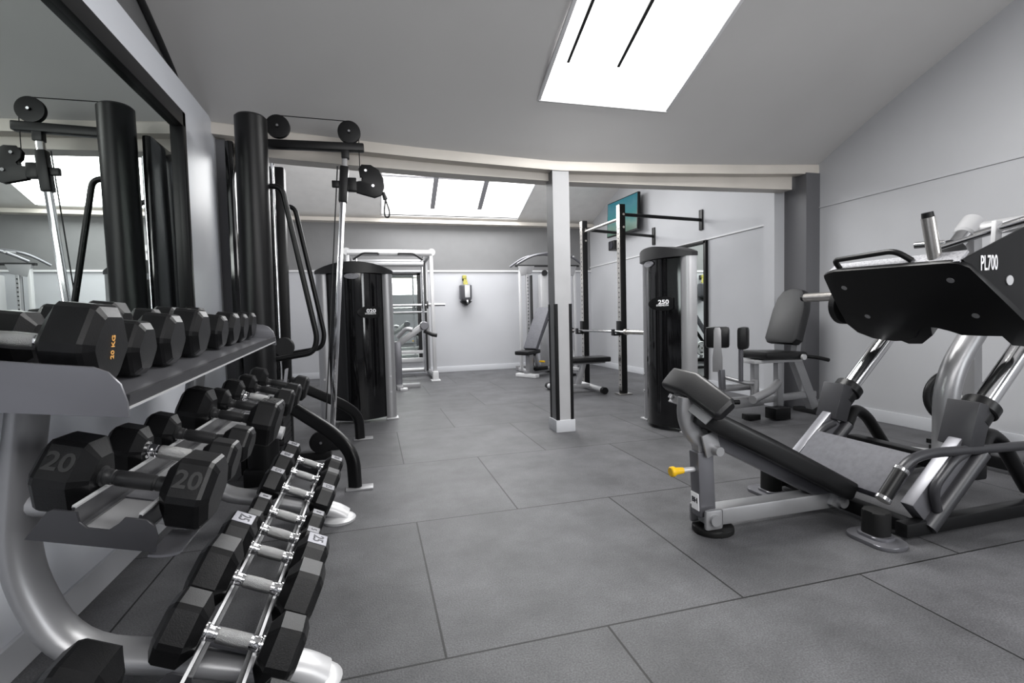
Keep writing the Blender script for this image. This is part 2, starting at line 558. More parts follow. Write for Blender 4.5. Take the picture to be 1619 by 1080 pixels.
# ------------------------------------------------------------------ dumbbell rack
rack = thing('dumbbell_rack', 'grey three-tier dumbbell rack with oval tube frame along the left wall', 'rack', (-.6, 1.9, 0))
TIERS = dict(top=dict(x=-.695, z=.93, a=rad(7)), mid=dict(x=-.507, z=.625, a=rad(15)), bot=dict(x=-.336, z=.235, a=rad(25)))
def tier_pt(T, u, n, y):
    a = T['a']
    return V((T['x'] + u * math.cos(a) + n * math.sin(a), y, T['z'] - u * math.sin(a) + n * math.cos(a)))
oval = [(x, y) for x, y in circ(.034, 18, .054)]
for yy in (1.39, 2.53):
    f = MB()
    path = [(-.755, yy, .83), (-.785, yy, .62), (-.805, yy, .42), (-.72, yy, .195), (-.50, yy, .142), (-.30, yy, .075)]
    f.tube(path, sec=oval, fil=.17, up=(0, 1, 0))
    fo = f.build('side_frame', 'silver', rack)
    b = MB()
    dz = 0 if yy < 2 else -.04
    b.tube([(-.785, yy, .565 + dz), (-.62, yy, .545 + dz), (-.42, yy, .485 + dz)], sec=circ(.03, 14, .036), fil=.05, up=(0, 1, 0))
    b.build('tier_bracket', 'silvl', rack)
    g = MB()
    g.tube([(-.33, yy, .10), (-.20, yy, .05), (-.16, yy, .02)], sec=circ(.036, 18, .05), fil=.03, up=(0, 1, 0))
    g.lathe((-.19, yy, 0), (0, 0, 1), [(0, .075), (.012, .078), (.02, .07), (.03, .05)], 28)
    g.build('foot_cap', 'silvl', rack)
MB().tube([(-.77, .75, .11), (-.77, 1.42, .11)], .04).build('back_crossbar', 'black', rack)
for key, ye, y0_, ype in (('mid', 3.13, 1.15, 1.143), ('bot', 2.86, .93, 1.165)):
    T = TIERS[key]
    for u in (-.058, .056):
        mb = MB()
        for (du, dn, w, h) in ((0, -.0525, .005, .052), (-.006 if u > 0 else .006, -.076, .012, .005)):
            P, Q = tier_pt(T, u + du, dn, y0_), tier_pt(T, u + du, dn, ye)
            up = (math.sin(T['a']), 0, math.cos(T['a']))
            mb.bar(P, Q, w, h, up=up, bev=.0)
        r_ = mb.build('rail', 'char', rack)
        P, Q = tier_pt(T, u, -.0255, y0_), tier_pt(T, u, -.0255, ye)
        MB().bar(P, Q, .007, .005, up=up, bev=0).build('rail_edge', 'silvl', r_, label='pale worn rail edge')
    if key == 'mid':
        P, Q = tier_pt(T, 0, -.082, 1.15), tier_pt(T, 0, -.082, ye)
        MB().bar(P, Q, .12, .005, up=up, bev=0).build('shelf_plate', 'silver', rack)
    for y in (ype, ye):
        pl = [(-.118, -.092), (.10, -.092), (.098, -.06), (.088, -.04), (.072, -.030), (.034, -.030), (.026, -.046), (.012, -.060), (-.024, -.060), (-.040, -.050), (-.046, -.030), (-.086, -.030), (-.094, -.036)]
        a = T['a']
        m = TM(tier_pt(T, 0, 0, y), (math.cos(a), 0, -math.sin(a)), (math.sin(a), 0, math.cos(a)))
        MB().prism(pl, m, .007, bev=.0015).build('end_plate', 'char', rack)
    # crossmembers under the rails
    for yy in (1.39, 2.53):
        MB().bar(tier_pt(T, -.055, -.085, yy), tier_pt(T, .055, -.085, yy), .06, .02, up=up).build('rail_support', 'silvd', rack)
# rolled lip beside the near end of the middle tier
mb = MB()
T = TIERS['mid']
mb.loft([[tier_pt(T, .085 + .06 * math.sin(k / 8 * PI / 2) * 1.0, -.104 + .022 * (1 - math.cos(k / 8 * PI / 2)), y) for y in (1.15, 1.28)] +
         [tier_pt(T, .085 + .06 * math.sin(k / 8 * PI / 2), -.109 + .022 * (1 - math.cos(k / 8 * PI / 2)), y) for y in (1.28, 1.15)] for k in range(9)])
mb.build('rail_lip', 'silvd', rack)
# top tier: tray
T = TIERS['top']
tz = lambda y: .043 * (y - 1.2)
up = (math.sin(T['a']), 0, math.cos(T['a']))
def tt(u, n, y):
    p = tier_pt(T, u, n, y)
    p.z += tz(y)
    return p
mb = MB()
for u0, u1, n0, n1 in ((-.20, .232, -.092, -.086),):
    mb.loft([[tt(u0, n0, y), tt(u1, n0, y), tt(u1, n1, y), tt(u0, n1, y)] for y in (1.15, 2.72)])
mb.build('tray', 'silvd', rack)
mb = MB()
mb.loft([[tt(.232, -.096, y), tt(.240, -.096, y), tt(.240, -.072, y), tt(.232, -.072, y)] for y in (1.15, 2.72)])
mb.build('tray_lip', 'char', rack)
mb = MB()
mb.loft([[tt(.232, -.101, y), tt(.2415, -.101, y), tt(.2415, -.096, y), tt(.232, -.096, y)] for y in (1.15, 2.72)])
mb.build('tray_lip_edge', 'silvl', rack, label='pale worn tray edge')
mb = MB()
mb.loft([[tt(-.205, -.12, y), tt(-.198, -.12, y), tt(-.198, -.02, y), tt(-.205, -.02, y)] for y in (1.15, 2.72)])
mb.build('tray_back', 'silvd', rack)
for y in (1.143, 2.72):
    a = T['a']
    o = tt(0, 0, y)
    m = TM(o, (math.cos(a), 0, -math.sin(a)), (math.sin(a), 0, math.cos(a)))
    pl = [(-.22, -.115), (.246, -.115), (.242, -.085), (.228, -.050), (.205, -.028), (.18, -.02), (-.10, -.02), (-.22, .005)]
    MB().prism(pl, m, .007, bev=.0015).build('end_plate', 'silvd', rack)

# ------------------------------------------------------------------ dumbbells
def hexring(x, R, s, ph=0):
    return [(x, R * s * math.cos(PI / 3 * k + ph), R * s * math.sin(PI / 3 * k + ph)) for k in range(6)]
def dumbbell(pos, tilt, R, hl, gap, label, chrome=True, spin=0., marks=(), yawd=0., group='hex dumbbells on the rack'):
    t = thing('hex_dumbbell', label, 'dumbbell', pos, group, rot=(0, tilt, yawd))
    W = world(t)
    for s in (-1, 1):
        mb = MB(W)
        prof = [(0, .60), (.16, .86), (.24, 1.), (.80, 1.), (.88, .95), (1., .72)]
        # slightly rounded hexagon: each corner doubled
        rings = []
        for tt_, sc in prof:
            ring = []
            for k in range(6):
                for da in (-.09, .09):
                    a = PI / 3 * k + da + spin
                    rr_ = R * sc * (.985 if True else 1)
                    ring.append((s * (gap / 2 + hl * tt_), rr_ * math.cos(a), rr_ * math.sin(a)))
            rings.append(ring)
        mb.loft(rings)
        h = mb.build('head', 'rubber', t, smooth=12)
        for mk in marks:
            if mk[0] != s:
                continue
            # plate on facet k with lettering
            _, k, txt, kind = mk
            a = PI / 6 + PI / 3 * k + spin
            nrm = V((0, math.cos(a), math.sin(a)))
            if kind == 'end':
                o = V((s * (gap / 2 + hl + .0008), 0, 0))
                m = TM(W @ o, W.to_3x3() @ V((0, 0, 1)), W.to_3x3() @ V((0, -s, 0)))
                MB().text(txt, m, R * .20, .0005, 1.0, .0002).build('lettering', 'orange', h, label='small orange lettering on the head end')
                continue
            o = V((s * (gap / 2 + hl * .52), 0, 0)) + nrm * (R * .8945 + .0006)
            tx = V((0, -math.sin(a), math.cos(a)))
            m = TM(W @ o, W.to_3x3() @ tx, W.to_3x3() @ V((1, 0, 0)))
            if kind == 'rot':
                m = TM(W @ o, W.to_3x3() @ V((1, 0, 0)), W.to_3x3() @ (tx * -1))
            if kind != 'plain' and kind != 'rot':
                q = MB()
                w_, h_ = R * .40, hl * .30
                q.prism([(-w_, -h_), (w_, -h_), (w_, h_), (-w_, h_)], m, .0012, bev=.0004)
                q.build('number_plate', 'platel' if kind == 'pale' else 'plateg', h)
                MB().text(txt, m @ Matrix.Translation((0, 0, .0016)), R * .52, .0005, 1., .0006).build('lettering', 'textd', h)
            else:
                MB().text(txt, m, R * .62, .0008, 1., .0012).build('lettering', 'textb', h)
    mb = MB(W)
    g = gap / 2
    for e in (-1, 1):
        mb.lathe((e * (g + .012), 0, 0), (-e, 0, 0), [(0, .022), (.016, .022), (.018, .0175), (.024, .0175), (.026, .0165), (.034, .0165), (.036, .0145)], 22)
    mb.lathe((-g, 0, 0), (1, 0, 0), [(0, .0135), (.3 * gap, .0160), (.5 * gap, .0172), (.7 * gap, .0160), (gap, .0135)], 22)
    hd = mb.build('handle', 'chrome' if chrome else 'dark', t)
    mb = MB(W)
    mb.lathe((-gap * .28, 0, 0), (1, 0, 0), [(0, .0155), (.002, .0168), (.28 * gap, .0180), (.558 * gap, .0168), (.56 * gap, .0155)], 20)
    mb.build('knurled_grip', 'knurl' if chrome else 'dark', hd)
    return t

ords = ['nearest the camera'] + [k + ' from near end' for k in ('second', 'third', 'fourth', 'fifth', 'sixth', 'seventh')] + ['farthest from camera']
botl = [(1.262, .080, .088, True, ()), (1.512, .098, .100, True, ()), (1.705, .091, .098, True, ((-1, 1, '25', 'pale'), (1, 1, '25', 'pale'))), (1.853, .053, .068, True, ((1, 1, '5', 'grey'),)),
        (2.015, .053, .068, True, ((-1, 1, '8', 'grey'), (1, 1, '8', 'grey'))), (2.29, .070, .085, True, ((-1, 1, '15', 'grey'), (1, 1, '15', 'grey'))), (2.525, .076, .09, True, ((-1, 1, '20', 'grey'),)), (2.74, .076, .09, True, ((-1, 1, '20', 'grey'), (1, 1, '20', 'grey')))]
midl = [(1.262, .085, .100, False, ((-1, 2, '20', 'rot'), (1, 2, '20', 'rot'))), (1.49, .061, .082, True, ()), (1.69, .056, .078, False, ()), (2.03, .090, .098, False, ((-1, 1, '25', 'plain'), (1, 1, '25', 'plain'))),
        (2.255, .055, .075, False, ()), (2.48, .067, .082, True, ((-1, 1, '15', 'plain'),)), (2.73, .063, .08, False, ((-1, 1, '12', 'plain'),)), (3.0, .073, .085, False, ())]
topl = [(1.245, .098, .105, True, ((1, 0, '20 KG', 'end'),)), (1.425, .074, .095, True, ()), (1.625, .080, .098, True, ()), (1.86, .084, .10, True, ()), (2.10, .070, .088, True, ()), (2.28, .072, .088, True, ()), (2.43, .068, .085, True, ()), (2.59, .068, .085, True, ())]
desc = dict(bot='bottom tier', mid='middle tier', top='top tier')
sz = lambda R: 'big' if R > .083 else ('small' if R < .062 else 'medium')
for key, lst in (('bot', botl), ('mid', midl), ('top', topl)):
    T = TIERS[key]
    for i, (y, R, hl, chrome, marks) in enumerate(lst):
        if key == 'top':
            gap = .12
            xo = -.53 - (hl + gap / 2)
            n = -.086 + R * .894
            p = tt(xo + .695, n + .0055, y)
            tl = T['a']
        else:
            gap = .13
            p = tier_pt(T, 0 if key == 'bot' else -.002, 0, y)
            tl = T['a']
        dumbbell(p, tl, R, hl, gap, f'{sz(R)} black hex dumbbell, {"chrome" if chrome else "dark"} handle, {desc[key]} of rack, {ords[i]}', chrome, spin=0., marks=marks, yawd=random.uniform(-.03, .03))
dumbbell(tier_pt(TIERS['bot'], -.04, 0, 1.005), TIERS['bot']['a'], .092, .105, .22, 'black hex dumbbell cut off at the lower left corner, before the first tier plate', True)

# ------------------------------------------------------------------ adjustable pulley machine
t = thing('cable_pulley_machine', 'tall black cable pulley machine with chrome slide tube by the left wall', 'gym machine', (-.6, 3.6, 0))
MB().cyl((-.665, 3.3, .03), (-.645, 3.3, 2.175), .088, n=40, bev=.012).build('tower', 'black', t)
MB().bar((-.64, 3.92, .03), (-.615, 3.92, 2.06), .085, .11, up=(1, 0, 0), bev=.02).build('tower', 'black', t)
MB().box((-.775, 3.6, 1.04), (.05, .56, 2.0), bev=.02).build('back_shroud', 'glossb', t)
mb = MB()
for y in (3.46, 3.52, 3.72):
    mb.cyl((-.62, y, .1), (-.61, y, 2.03), .011, n=12)
mb.build('guide_rods', 'chrome', t)
mb = MB()
for k in range(12):
    mb.box((-.62, 3.6, .16 + k * .036), (.10, .30, .032), bev=.004)
mb.build('weight_stack', 'dark', t)
MB().box((-.565, 3.56, .58), (.008, .10, .16), rot=Matrix.Rotation(rad(8), 3, 'Y'), bev=.002).build('stack_label', 'plateg', t, label='pale weight chart on the stack')
MB().cyl((-.57, 3.585, .80), (-.57, 3.615, .80), .065, n=28, bev=.006).build('pulley', 'dark', t)
MB().bar((-.62, 3.6, 2.117), (-.012, 3.6, 2.130), .06, .055, bev=.012).build('top_arm', 'black', t)
for x, z in ((-.545, 2.232), (-.105, 2.228)):
    w = MB()
    w.lathe((x, 3.582, z), (0, 1, 0), [(0, .055), (.002, .073), (.008, .074), (.012, .066), (.024, .066), (.028, .074), (.034, .073), (.036, .055)], 36)
    w.cyl((x, 3.57, z), (x, 3.585, z), .010, n=12)
    w.build('pulley', 'black', t)
    MB().cyl((x, 3.566, z), (x, 3.572, z), .008, n=12).build('axle_bolt', 'chrome', t)
MB().tube([(-.545, 3.6, 2.305), (-.105, 3.6, 2.301)], .003, n=6).tube([(-.045, 3.6, 2.24), (-.045, 3.6, 1.93)], .003, n=6).tube([(-.615, 3.6, 2.23), (-.615, 3.6, .6)], .003, n=6).build('cable', 'black', t)
tu0, tu1 = V((-.135, 3.6, 2.10)), V((-.296, 3.6, .14))
ts = lambda z: tu0 + (tu1 - tu0) * ((tu0.z - z) / (tu0.z - tu1.z))
MB().bar(tu0, tu1, .036, .036, up=(0, 1, 0), bev=.008).build('slide_tube', 'chrome', t)
MB().tube([ts(2.0) + V((-.045, 0, 0)), ts(.3) + V((-.045, 0, 0))], .004, n=8).build('slide_tube_cable', 'dark', t)
MB().bar(tu0 + V((0, 0, .03)), tu0 + V((0, 0, -.05)), .05, .05, up=(0, 1, 0), bev=.006).build('top_bracket', 'black', t)
MB().bar(ts(2.0), ts(1.76), .056, .06, up=(0, 1, 0), bev=.01).box(ts(1.88) + V((-.05, 0, 0)), (.05, .03, .045), bev=.006).box(ts(1.88) + V((.055, 0, 0)), (.06, .05, .09), bev=.008).build('carriage', 'black', t)
m = XZ(3.62)
c = ts(1.88) + V((.10, 0, 0))
pl = []
A, B = V((c.x + .015, 1.965)), V((c.x + .06, 1.87))
for k in range(15):
    a = rad(200) - rad(250) * k / 14
    pl.append((B.x + .085 * math.cos(a), B.y + .03 + .085 * math.sin(a)) if k > 4 else (A.x + .05 * math.cos(a), A.y + .03 + .05 * math.sin(a)))
pl = [(c.x - .02, 1.83), (c.x + .10, 1.80), (c.x + .145, 1.82), (c.x + .165, 1.87), (c.x + .16, 1.93), (c.x + .13, 1.985), (c.x + .08, 2.015), (c.x + .02, 2.015), (c.x, 1.985), (c.x + .005, 1.945), (c.x + .03, 1.92), (c.x + .02, 1.905), (c.x - .02, 1.90)]
mb = MB()
mb.prism(pl, m, .006, bev=.001)
mb.prism(pl, XZ(3.586), .006, bev=.001)
mb.cyl((c.x + .085, 3.59, 1.915), (c.x + .085, 3.61, 1.915), .07, n=28)
mb.build('swivel_pulley', 'black', t)
MB().cyl((c.x + .045, 3.572, 1.975), (c.x + .045, 3.62, 1.975), .009, n=12).cyl((c.x + .09, 3.572, 1.875), (c.x + .09, 3.62, 1.875), .010, n=12).build('axle_bolt', 'chrome', t)
MB().cyl((c.x + .155, 3.6, 1.84), (c.x + .17, 3.6, 1.79), .012, .016, n=14).tube([(c.x + .17, 3.6, 1.79), (c.x + .195, 3.6, 1.71), (c.x + .19, 3.6, 1.67), (c.x + .165, 3.6, 1.67), (c.x + .158, 3.6, 1.71), (c.x + .17, 3.6, 1.79)], .0055, fil=.02, n=8).build('snap_hook', 'dark', t)
for y, dx in ((3.34, 0), (3.90, -.005)):
    mb = MB()
    mb.tube([(-.60, y, 1.785), (-.50 + dx, y, 1.785), (-.335 + dx, y, .86), (-.36 + dx, y, .77), (-.60, y, .735)], .0165, fil=.06)
    mb.build('grab_handle', 'black', t)
for s in (-1, 1):
    yc = lambda d: 3.6 + s * d
    mb = MB()
    mb.tube([(-.66, yc(.30), .58), (-.46, yc(.40), .445), (-.235, yc(.53), .305), (-.135, yc(.61), .20), (-.13, yc(.615), .012)], sec=rrect(.05, .075, .018), fil=.10, up=(0, 0, 1))
    lg = mb.build('leg', 'black', t)
    q = MB()
    q.box((-.105, yc(.625), .006), (.15, .085, .012), bev=.004)
    q.build('foot_plate', 'silver', lg)
mb = MB()
mb.bar((-.70, 3.2, .05), (-.70, 4.02, .05), .12, .10, bev=.01)
mb.bar((-.70, 3.6, .06), (-.30, 3.6, .06), .08, .06, bev=.01)
mb.build('base', 'black', t)
w = MB()
w.lathe((-.36, 3.522, .16), (0, 1, 0), [(0, .05), (.002, .072), (.01, .074), (.014, .066), (.022, .066), (.026, .074), (.034, .072), (.036, .05)], 32)
w.box((-.30, 3.57, .12), (.20, .012, .06), bev=.004)
w.build('lower_pulley', 'black', t)
MB().cyl((-.36, 3.512, .16), (-.36, 3.524, .16), .009, n=12).build('axle_bolt', 'chrome', t)

# ------------------------------------------------------------------ stack towers of the two selectorised machines
def stack_tower(root, W, code):
    vb = lambda u: .015 + .135 * (1 - (u / .262) ** 2)
    mb = MB(W)
    us = [-.262 + .524 * k / 20 for k in range(21)]
    front = [(u, -vb(u)) for u in us]
    mb.loft([[(x, y, z) for x, y in front + [(.262, .04), (-.262, .04)]] for z in (.03, 1.425)])
    sh = mb.build('shroud', 'glossb', root)
    for s in (-1, 1):
        mb = MB(W)
        pl = [(.252, -.035), (.275, -.048), (.31, -.045), (.335, -.028), (.348, .0), (.35, .045), (.252, .045)]
        pl = [(x * s, y) for x, y in pl]
        mb.loft([[(x, y, z) for x, y in pl] for z in (.015, 1.43)])
        cl = mb.build('side_column', 'silver', root)
        MB(W).box((.305 * s, .01, .008), (.115, .13, .016), bev=.005).build('foot_pad', 'silvl', cl)
        for z in (.27, .42):
            MB(W).cyl((.30 * s, -.045, z), (.30 * s, -.054, z), .010, n=14).build('bolt', 'silvl', cl)
    mb = MB(W)
    us = [-.355 + .71 * k / 24 for k in range(25)]
    zt = lambda u: 1.435 + .075 * (1 - (u / .355) ** 2)
    vf = lambda u: .0 + .172 * (1 - abs(u / .36) ** 2.6)
    mb.loft([[(u, -vf(u), 1.405), (u, -vf(u), zt(u)), (u, .05, zt(u)), (u, .05, 1.405)] for u in us])
    mb.build('cap', 'dark', root)
    u = -.02
    mb = MB(W)
    mb.prism(circ(.068, 28, .026), TM((u, -vb(u) - .012, 1.375), (1, 0, 0), (0, 0, 1)), -.012, bev=.002)
    mb.build('logo_badge', 'plateg', root)
    # model badge
    u = .135
    sl = math.atan(.135 * 2 * u / .262 ** 2)
    T = TM((u, -vb(u) - .004, 1.04), (math.cos(sl), math.sin(sl), 0), (0, 0, 1))
    mb = MB(W)
    mb.prism([(x if x < .09 else .09, y) for x, y in circ(.135, 36, .058)], T, .006, bev=.001)
    bd = mb.build('model_badge', 'black', root)
    mb = MB(W @ T)
    mb.text(code, Matrix.Translation((.005, .012, .0075)), .048, .0006, 1.35, .0012)
    mb.text('STRENGTH', Matrix.Translation((-.005, -.014, .0075)), .019, .0004, 1.15, .0003)
    mb.build('lettering', 'textw', bd)

t = thing('leg_machine', 'black weight stack machine marked 020 with silver side columns by the left wall', 'gym machine', (-.15, 5.1, 0))
stack_tower(t, Matrix.Translation((-.15, 5.02, 0)), '020')
mb = MB()
mb.bar((-.15, 5.2, .06), (-.15, 6.6, .06), .08, .08)
mb.bar((-.45, 6.6, .05), (.15, 6.6, .05), .08, .08)
mb.build('base_frame', 'silver', t)
mb = MB()
mb.box((-.15, 6.1, .50), (.40, .42, .09), bev=.03)
mb.build('seat', 'vinyl', t)
MB().box((-.15, 6.36, .86), (.38, .09, .60), rot=Matrix.Rotation(rad(-12), 3, 'X'), bev=.03).build('backrest', 'vinyl', t)
MB().bar((-.15, 6.1, .10), (-.15, 6.1, .47), .07, .07, up=(0, 1, 0)).bar((-.15, 6.42, .1), (-.15, 6.42, .75), .06, .06, up=(0, 1, 0)).build('seat_post', 'silver', t)

# inner-thigh machine (its tower faces the room, its seat stands by the right wall)
t = thing('thigh_machine', 'seated thigh machine marked 250 with round black weight tower and black padded seat', 'gym machine', (3.2, 3.74, 0))
stack_tower(t, Matrix.Translation((2.395, 3.74, 0)) @ Matrix.Rotation(-PI / 2, 4, 'Z'), '250')
CY = 3.74
mb = MB()
mb.bar((2.55, CY, .14), (3.35, CY, .16), .09, .09, bev=.015)
mb.bar((3.35, CY, .16), (3.95, CY, .18), .06, .06, bev=.015)
mb.build('base_beam', 'silver', t)
mb = MB()
mb.bar((3.70, CY, .56), (3.93, CY, .05), .09, .075, up=(0, 1, 0), bev=.012)
mb.build('rear_strut', 'silver', t)
for c_, d_ in (((3.94, CY, .02), (.14, .34, .04)), ((3.42, CY - .12, .06), (.16, .13, .10)), ((3.20, CY - .05, .03), (.12, .10, .05))):
    MB().box(c_, d_, bev=.008).build('foot', 'black', t)
mb = MB()
mb.bar((3.28, CY, .16), (3.28, CY, .50), .055, .055, up=(0, 1, 0), bev=.01)
mb.bar((3.50, CY - .04, .08), (3.50, CY - .04, .50), .06, .06, up=(0, 1, 0), bev=.01)
mb.build('seat_post', 'silver', t)
mb = MB()
mb.box((3.45, CY, .515), (.52, .20, .03), bev=.005)
mb.build('seat_plate', 'silvl', t)
mb = MB()
mb.box((3.47, CY, .565), (.44, .36, .07), rot=Matrix.Rotation(rad(2), 3, 'Y'), bev=.025)
mb.build('seat', 'vinyl', t)
Rb = Matrix.Rotation(rad(18), 3, 'Y')
bk = MB()
def backpt(a, b):
    pass
Tb = TM((3.62, CY, .645), (0, -1, 0), Rb @ V((0, 0, 1)))
bk.prism([(-.15, 0), (.15, 0), (.185, .04), (.18, .32), (.155, .43), (.11, .495), (.03, .515), (-.03, .515), (-.11, .495), (-.155, .43), (-.18, .32), (-.185, .04)], Tb, .085, bev=.022)
bk.build('backrest', 'vinyls', t)
MB().bar((3.72, CY, .50), (3.78, CY, .95), .07, .05, up=(1, 0, 0), bev=.01).build('backrest_post', 'silver', t)
MB().tube([(3.66, CY - .19, .555), (3.76, CY - .22, .54), (3.86, CY - .23, .515)], .017, fil=.05).build('side_handle', 'black', t)
MB().tube([(3.66, CY + .19, .555), (3.76, CY + .22, .54), (3.86, CY + .23, .515)], .017, fil=.05).build('side_handle', 'black', t)
MB().cyl((3.62, CY - .19, .55), (3.62, CY - .21, .55), .025, n=16).build('pivot_cap', 'silvl', t)
for s, x, rz in ((1, 2.97, rad(-38)), (-1, 3.03, rad(42))):
    yy = CY + (.10 if s > 0 else -.155)
    Rz = Matrix.Rotation(rz, 3, 'Z')
    MB().box((x, yy, .735), (.20, .075, .19), rot=Rz, bev=.028).build('thigh_pad', 'vinyl', t)
    if s > 0:
        m = TM(V((x, yy, 0)) + Rz @ V((0, -.040, 0)), Rz @ V((1, 0, 0)), (0, 0, 1))
        q = MB()
        q.prism([(-.032, .80), (-.032, .64), (-.042, .56), (-.042, .43), (.042, .43), (.042, .56), (.032, .64), (.032, .80), (.02, .825), (-.02, .825)], m, .010, bev=.002)
        q.build('pad_plate', 'silver', t)
        MB().bar((x, yy - .05, .45), (x + .01, yy - .05, .27), .045, .045, up=(0, 1, 0), bev=.006).build('pad_post', 'silvd', t)
    else:
        MB().bar((x, yy + .03, .68), (x, yy + .03, .36), .03, .03, up=(0, 1, 0), bev=.005).build('pad_post', 'silvd', t)
mb = MB()
mb.tube([(2.99, CY + .06, .28), (3.30, CY + .06, .28)], .032)
mb.tube([(3.0, CY + .03, .38), (3.10, CY - .10, .34), (3.22, CY - .10, .33)], .018, fil=.05)
mb.cyl((3.2, CY - .10, .20), (3.2, CY - .10, .36), .03)
mb.build('swing_arm', 'silver', t)
mb = MB()
mb.tube([(2.98, CY - .32, .235), (3.28, CY - .20, .28), (3.46, CY - .08, .32)], .035, fil=.08)
mb.build('swing_arm', 'silver', t)
MB().tube([(2.55, CY - .1, .20), (2.95, CY - .2, .20)], .02).build('foot_bar', 'black', t)

# ------------------------------------------------------------------ leg press
t = thing('leg_press_machine', 'large leg press sled marked PL700 with black foot plate and chrome guide tubes at right', 'gym machine', (2.0, 1.86, 0))
CY, YN, YFA = 1.86, 1.545, 2.175
D = V((1, 0, 1)).normalized()
Nn = V((-1, 0, 1)).normalized()
for y in (YN, YFA):
    s = -1 if y == YN else 1
    P0 = V((2.45, y, .44))
    # guide tube
    MB().cyl(P0 + D * .08, P0 + D * 1.40, .042, n=32).build('guide_tube', 'chrome', t)
    mb = MB()
    mb.cyl(P0 + D * 1.33, P0 + D * 1.46, .056, n=28, bev=.012)
    mb.build('guide_tube_cap', 'silvl', t)
    # stop block with collar
    R = Matrix((D, V((0, 1, 0)), Nn)).transposed()
    bu, bk_ = V((.295, 0, .955)), V((.955, 0, -.295))
    bl = MB().box(V((2.445, y + .005, .452)), (.085, .125, .195), rot=Matrix((bk_, V((0, 1, 0)), bu)).transposed(), bev=.004)
    bl.build('stop_block', 'char', t)
    MB().cyl(P0 + D * .085, P0 + D * .135, .070, n=32, bev=.006).cyl(P0 + D * .035, P0 + D * .09, .060, n=28).build('bump_stop', 'black', t)
    # oblique side frame
    q = MB()
    q.bar(V((2.15, y, .10)), V((2.425, y, .358)), .055, .125, up=Nn, bev=.008)
    q.build('side_plate', 'silvd', t)
    q = MB()
    q.tube([V((2.185, y - .03, .045)), V((2.49, y - .03, .33))], .034)
    q.build('side_tube', 'char', t)
    q = MB()
    q.tube([V((2.385, y - .04, .345)), V((2.30, y - .05, .325)), V((2.185, y - .05, .22)), V((2.22, y - .045, .12))], .018, fil=.07)
    q.build('brace_loop', 'char', t)
    q = MB()
    q.tube([V((2.49, y - .03, .33)), V((2.57, y, .41)), V((2.66, y, .36)), V((2.86, y, .10)), V((2.93, y, .06))], .030, fil=.10)
    q.build('bow_tube', 'black', t)
    # foot
    q = MB()
    q.lathe((1.965, y - s * .04, 0), (0, 0, 1), [(0, .062), (.15, .056), (.158, .05)], 4) if False else q.prism(rrect(.085, .095, .03, 5), TM((1.985, y - s * .03, .01), (1, 0, 0), (0, 1, 0)), .115, bev=.010)
    ft = q.build('rubber_foot', 'rubber2', t)
    MB().prism(rrect(.105, .125, .04, 5), TM((1.985, y - s * .03, .012), (1, 0, 0), (0, 1, 0)), .016, bev=.006).build('foot_rim', 'silvd', ft)
    q = MB()
    q.prism(rrect(.15, .21, .06, 6), TM((1.975, y - s * .02, 0), (1, 0, 0), (0, 1, 0)), .016, bev=.004)
    q.build('foot_plate', 'silvd', ft)
    # floor rail
    q = MB()
    q.bar((2.06, y + s * .015, .05), (3.55, y + s * .015, .05), .055, .06, bev=.012)
    q.build('floor_rail', 'black', t)
    MB().box((2.94, y + s * .015, .10), (.26, .06, .012), bev=.004).build('rail_plate', 'silver', t)
    MB().bar((3.50, y, .05), (3.46, y, 1.40), .07, .07, up=(0, 1, 0), bev=.012).build('rear_upright', 'silver', t)
for x, z, w_ in ((2.12, .05, .06), (3.45, .06, .07), (2.55, .23, .07)):
    MB().bar((x, YN, z), (x, YFA, z), w_, w_, bev=.012).build('cross_member', 'black', t)
MB().tube([(3.47, YN, 1.41), (3.47, YFA, 1.41)], .042).build('top_crossbar', 'silvl', t)
# bent spine tube behind the sled
MB().tube([(2.80, CY, .18), (2.80, CY, .60), (3.05, CY, .90), (3.42, CY, 1.30)], .055, fil=.16, n=20).build('spine_tube', 'silver', t)
MB().bar((2.55, CY, .23), (2.95, CY, .16), .09, .07, bev=.012).build('spine_foot', 'silvl', t)

# carriage and foot plate: plane X+Z=3.45
K0 = V((1.725, 0, 1.725))
Tp = TM(K0, (0, -1, 0), Nn)      # local x -> -Y, local y -> up the plate, z -> towards D? 
def P2(Y, s):
    return (-Y, s)
out = [(2.142, -.846), (2.135, -.828), (2.10, -.815), (2.055, -.808), (1.90, -.813), (1.70, -.820), (1.533, -.827), (1.50, -.838), (1.475, -.862), (1.455, -.961), (1.43, -1.09), (1.405, -1.222), (1.395, -1.31), (1.42, -1.338), (1.515, -1.330), (1.525, -1.268), (1.60, -1.272),
       (1.683, -1.272), (1.72, -1.245), (1.766, -1.22), (1.81, -1.213), (1.86, -1.24), (1.90, -1.30), (1.95, -1.325), (2.02, -1.33), (2.089, -1.327), (2.135, -1.315), (2.20, -1.27), (2.224, -1.20), (2.205, -1.10), (2.17, -.95)]
zdir = (Tp.to_3x3() @ V((0, 0, 1))).dot(D)
dp = .022 * (1 if zdir > 0 else -1)
mb = MB()
mb.prism([P2(*p) for p in out], Tp, dp, bev=.003)
fp = mb.build('foot_plate', 'black', t)
for Y, s in ((2.071, -.924), (2.065, -1.139), (1.57, -.923), (1.57, -1.141)):
    o = Tp @ V((-Y, s, 0))
    MB().cyl(o - D * .003, o + D * .004, .014, n=18).build('plate_bolt', 'silver', fp)
# tilt mechanism hump below the plate
mb = MB()
mb.prism([P2(*p) for p in ((1.80, -1.20), (1.84, -1.31), (1.92, -1.375), (1.99, -1.38), (2.04, -1.34), (2.06, -1.25), (2.0, -1.2))], Tp @ Matrix.Translation((0, 0, dp * 1.2)), dp * 2.5, bev=.004)
mb.build('plate_bracket', 'dark', t)
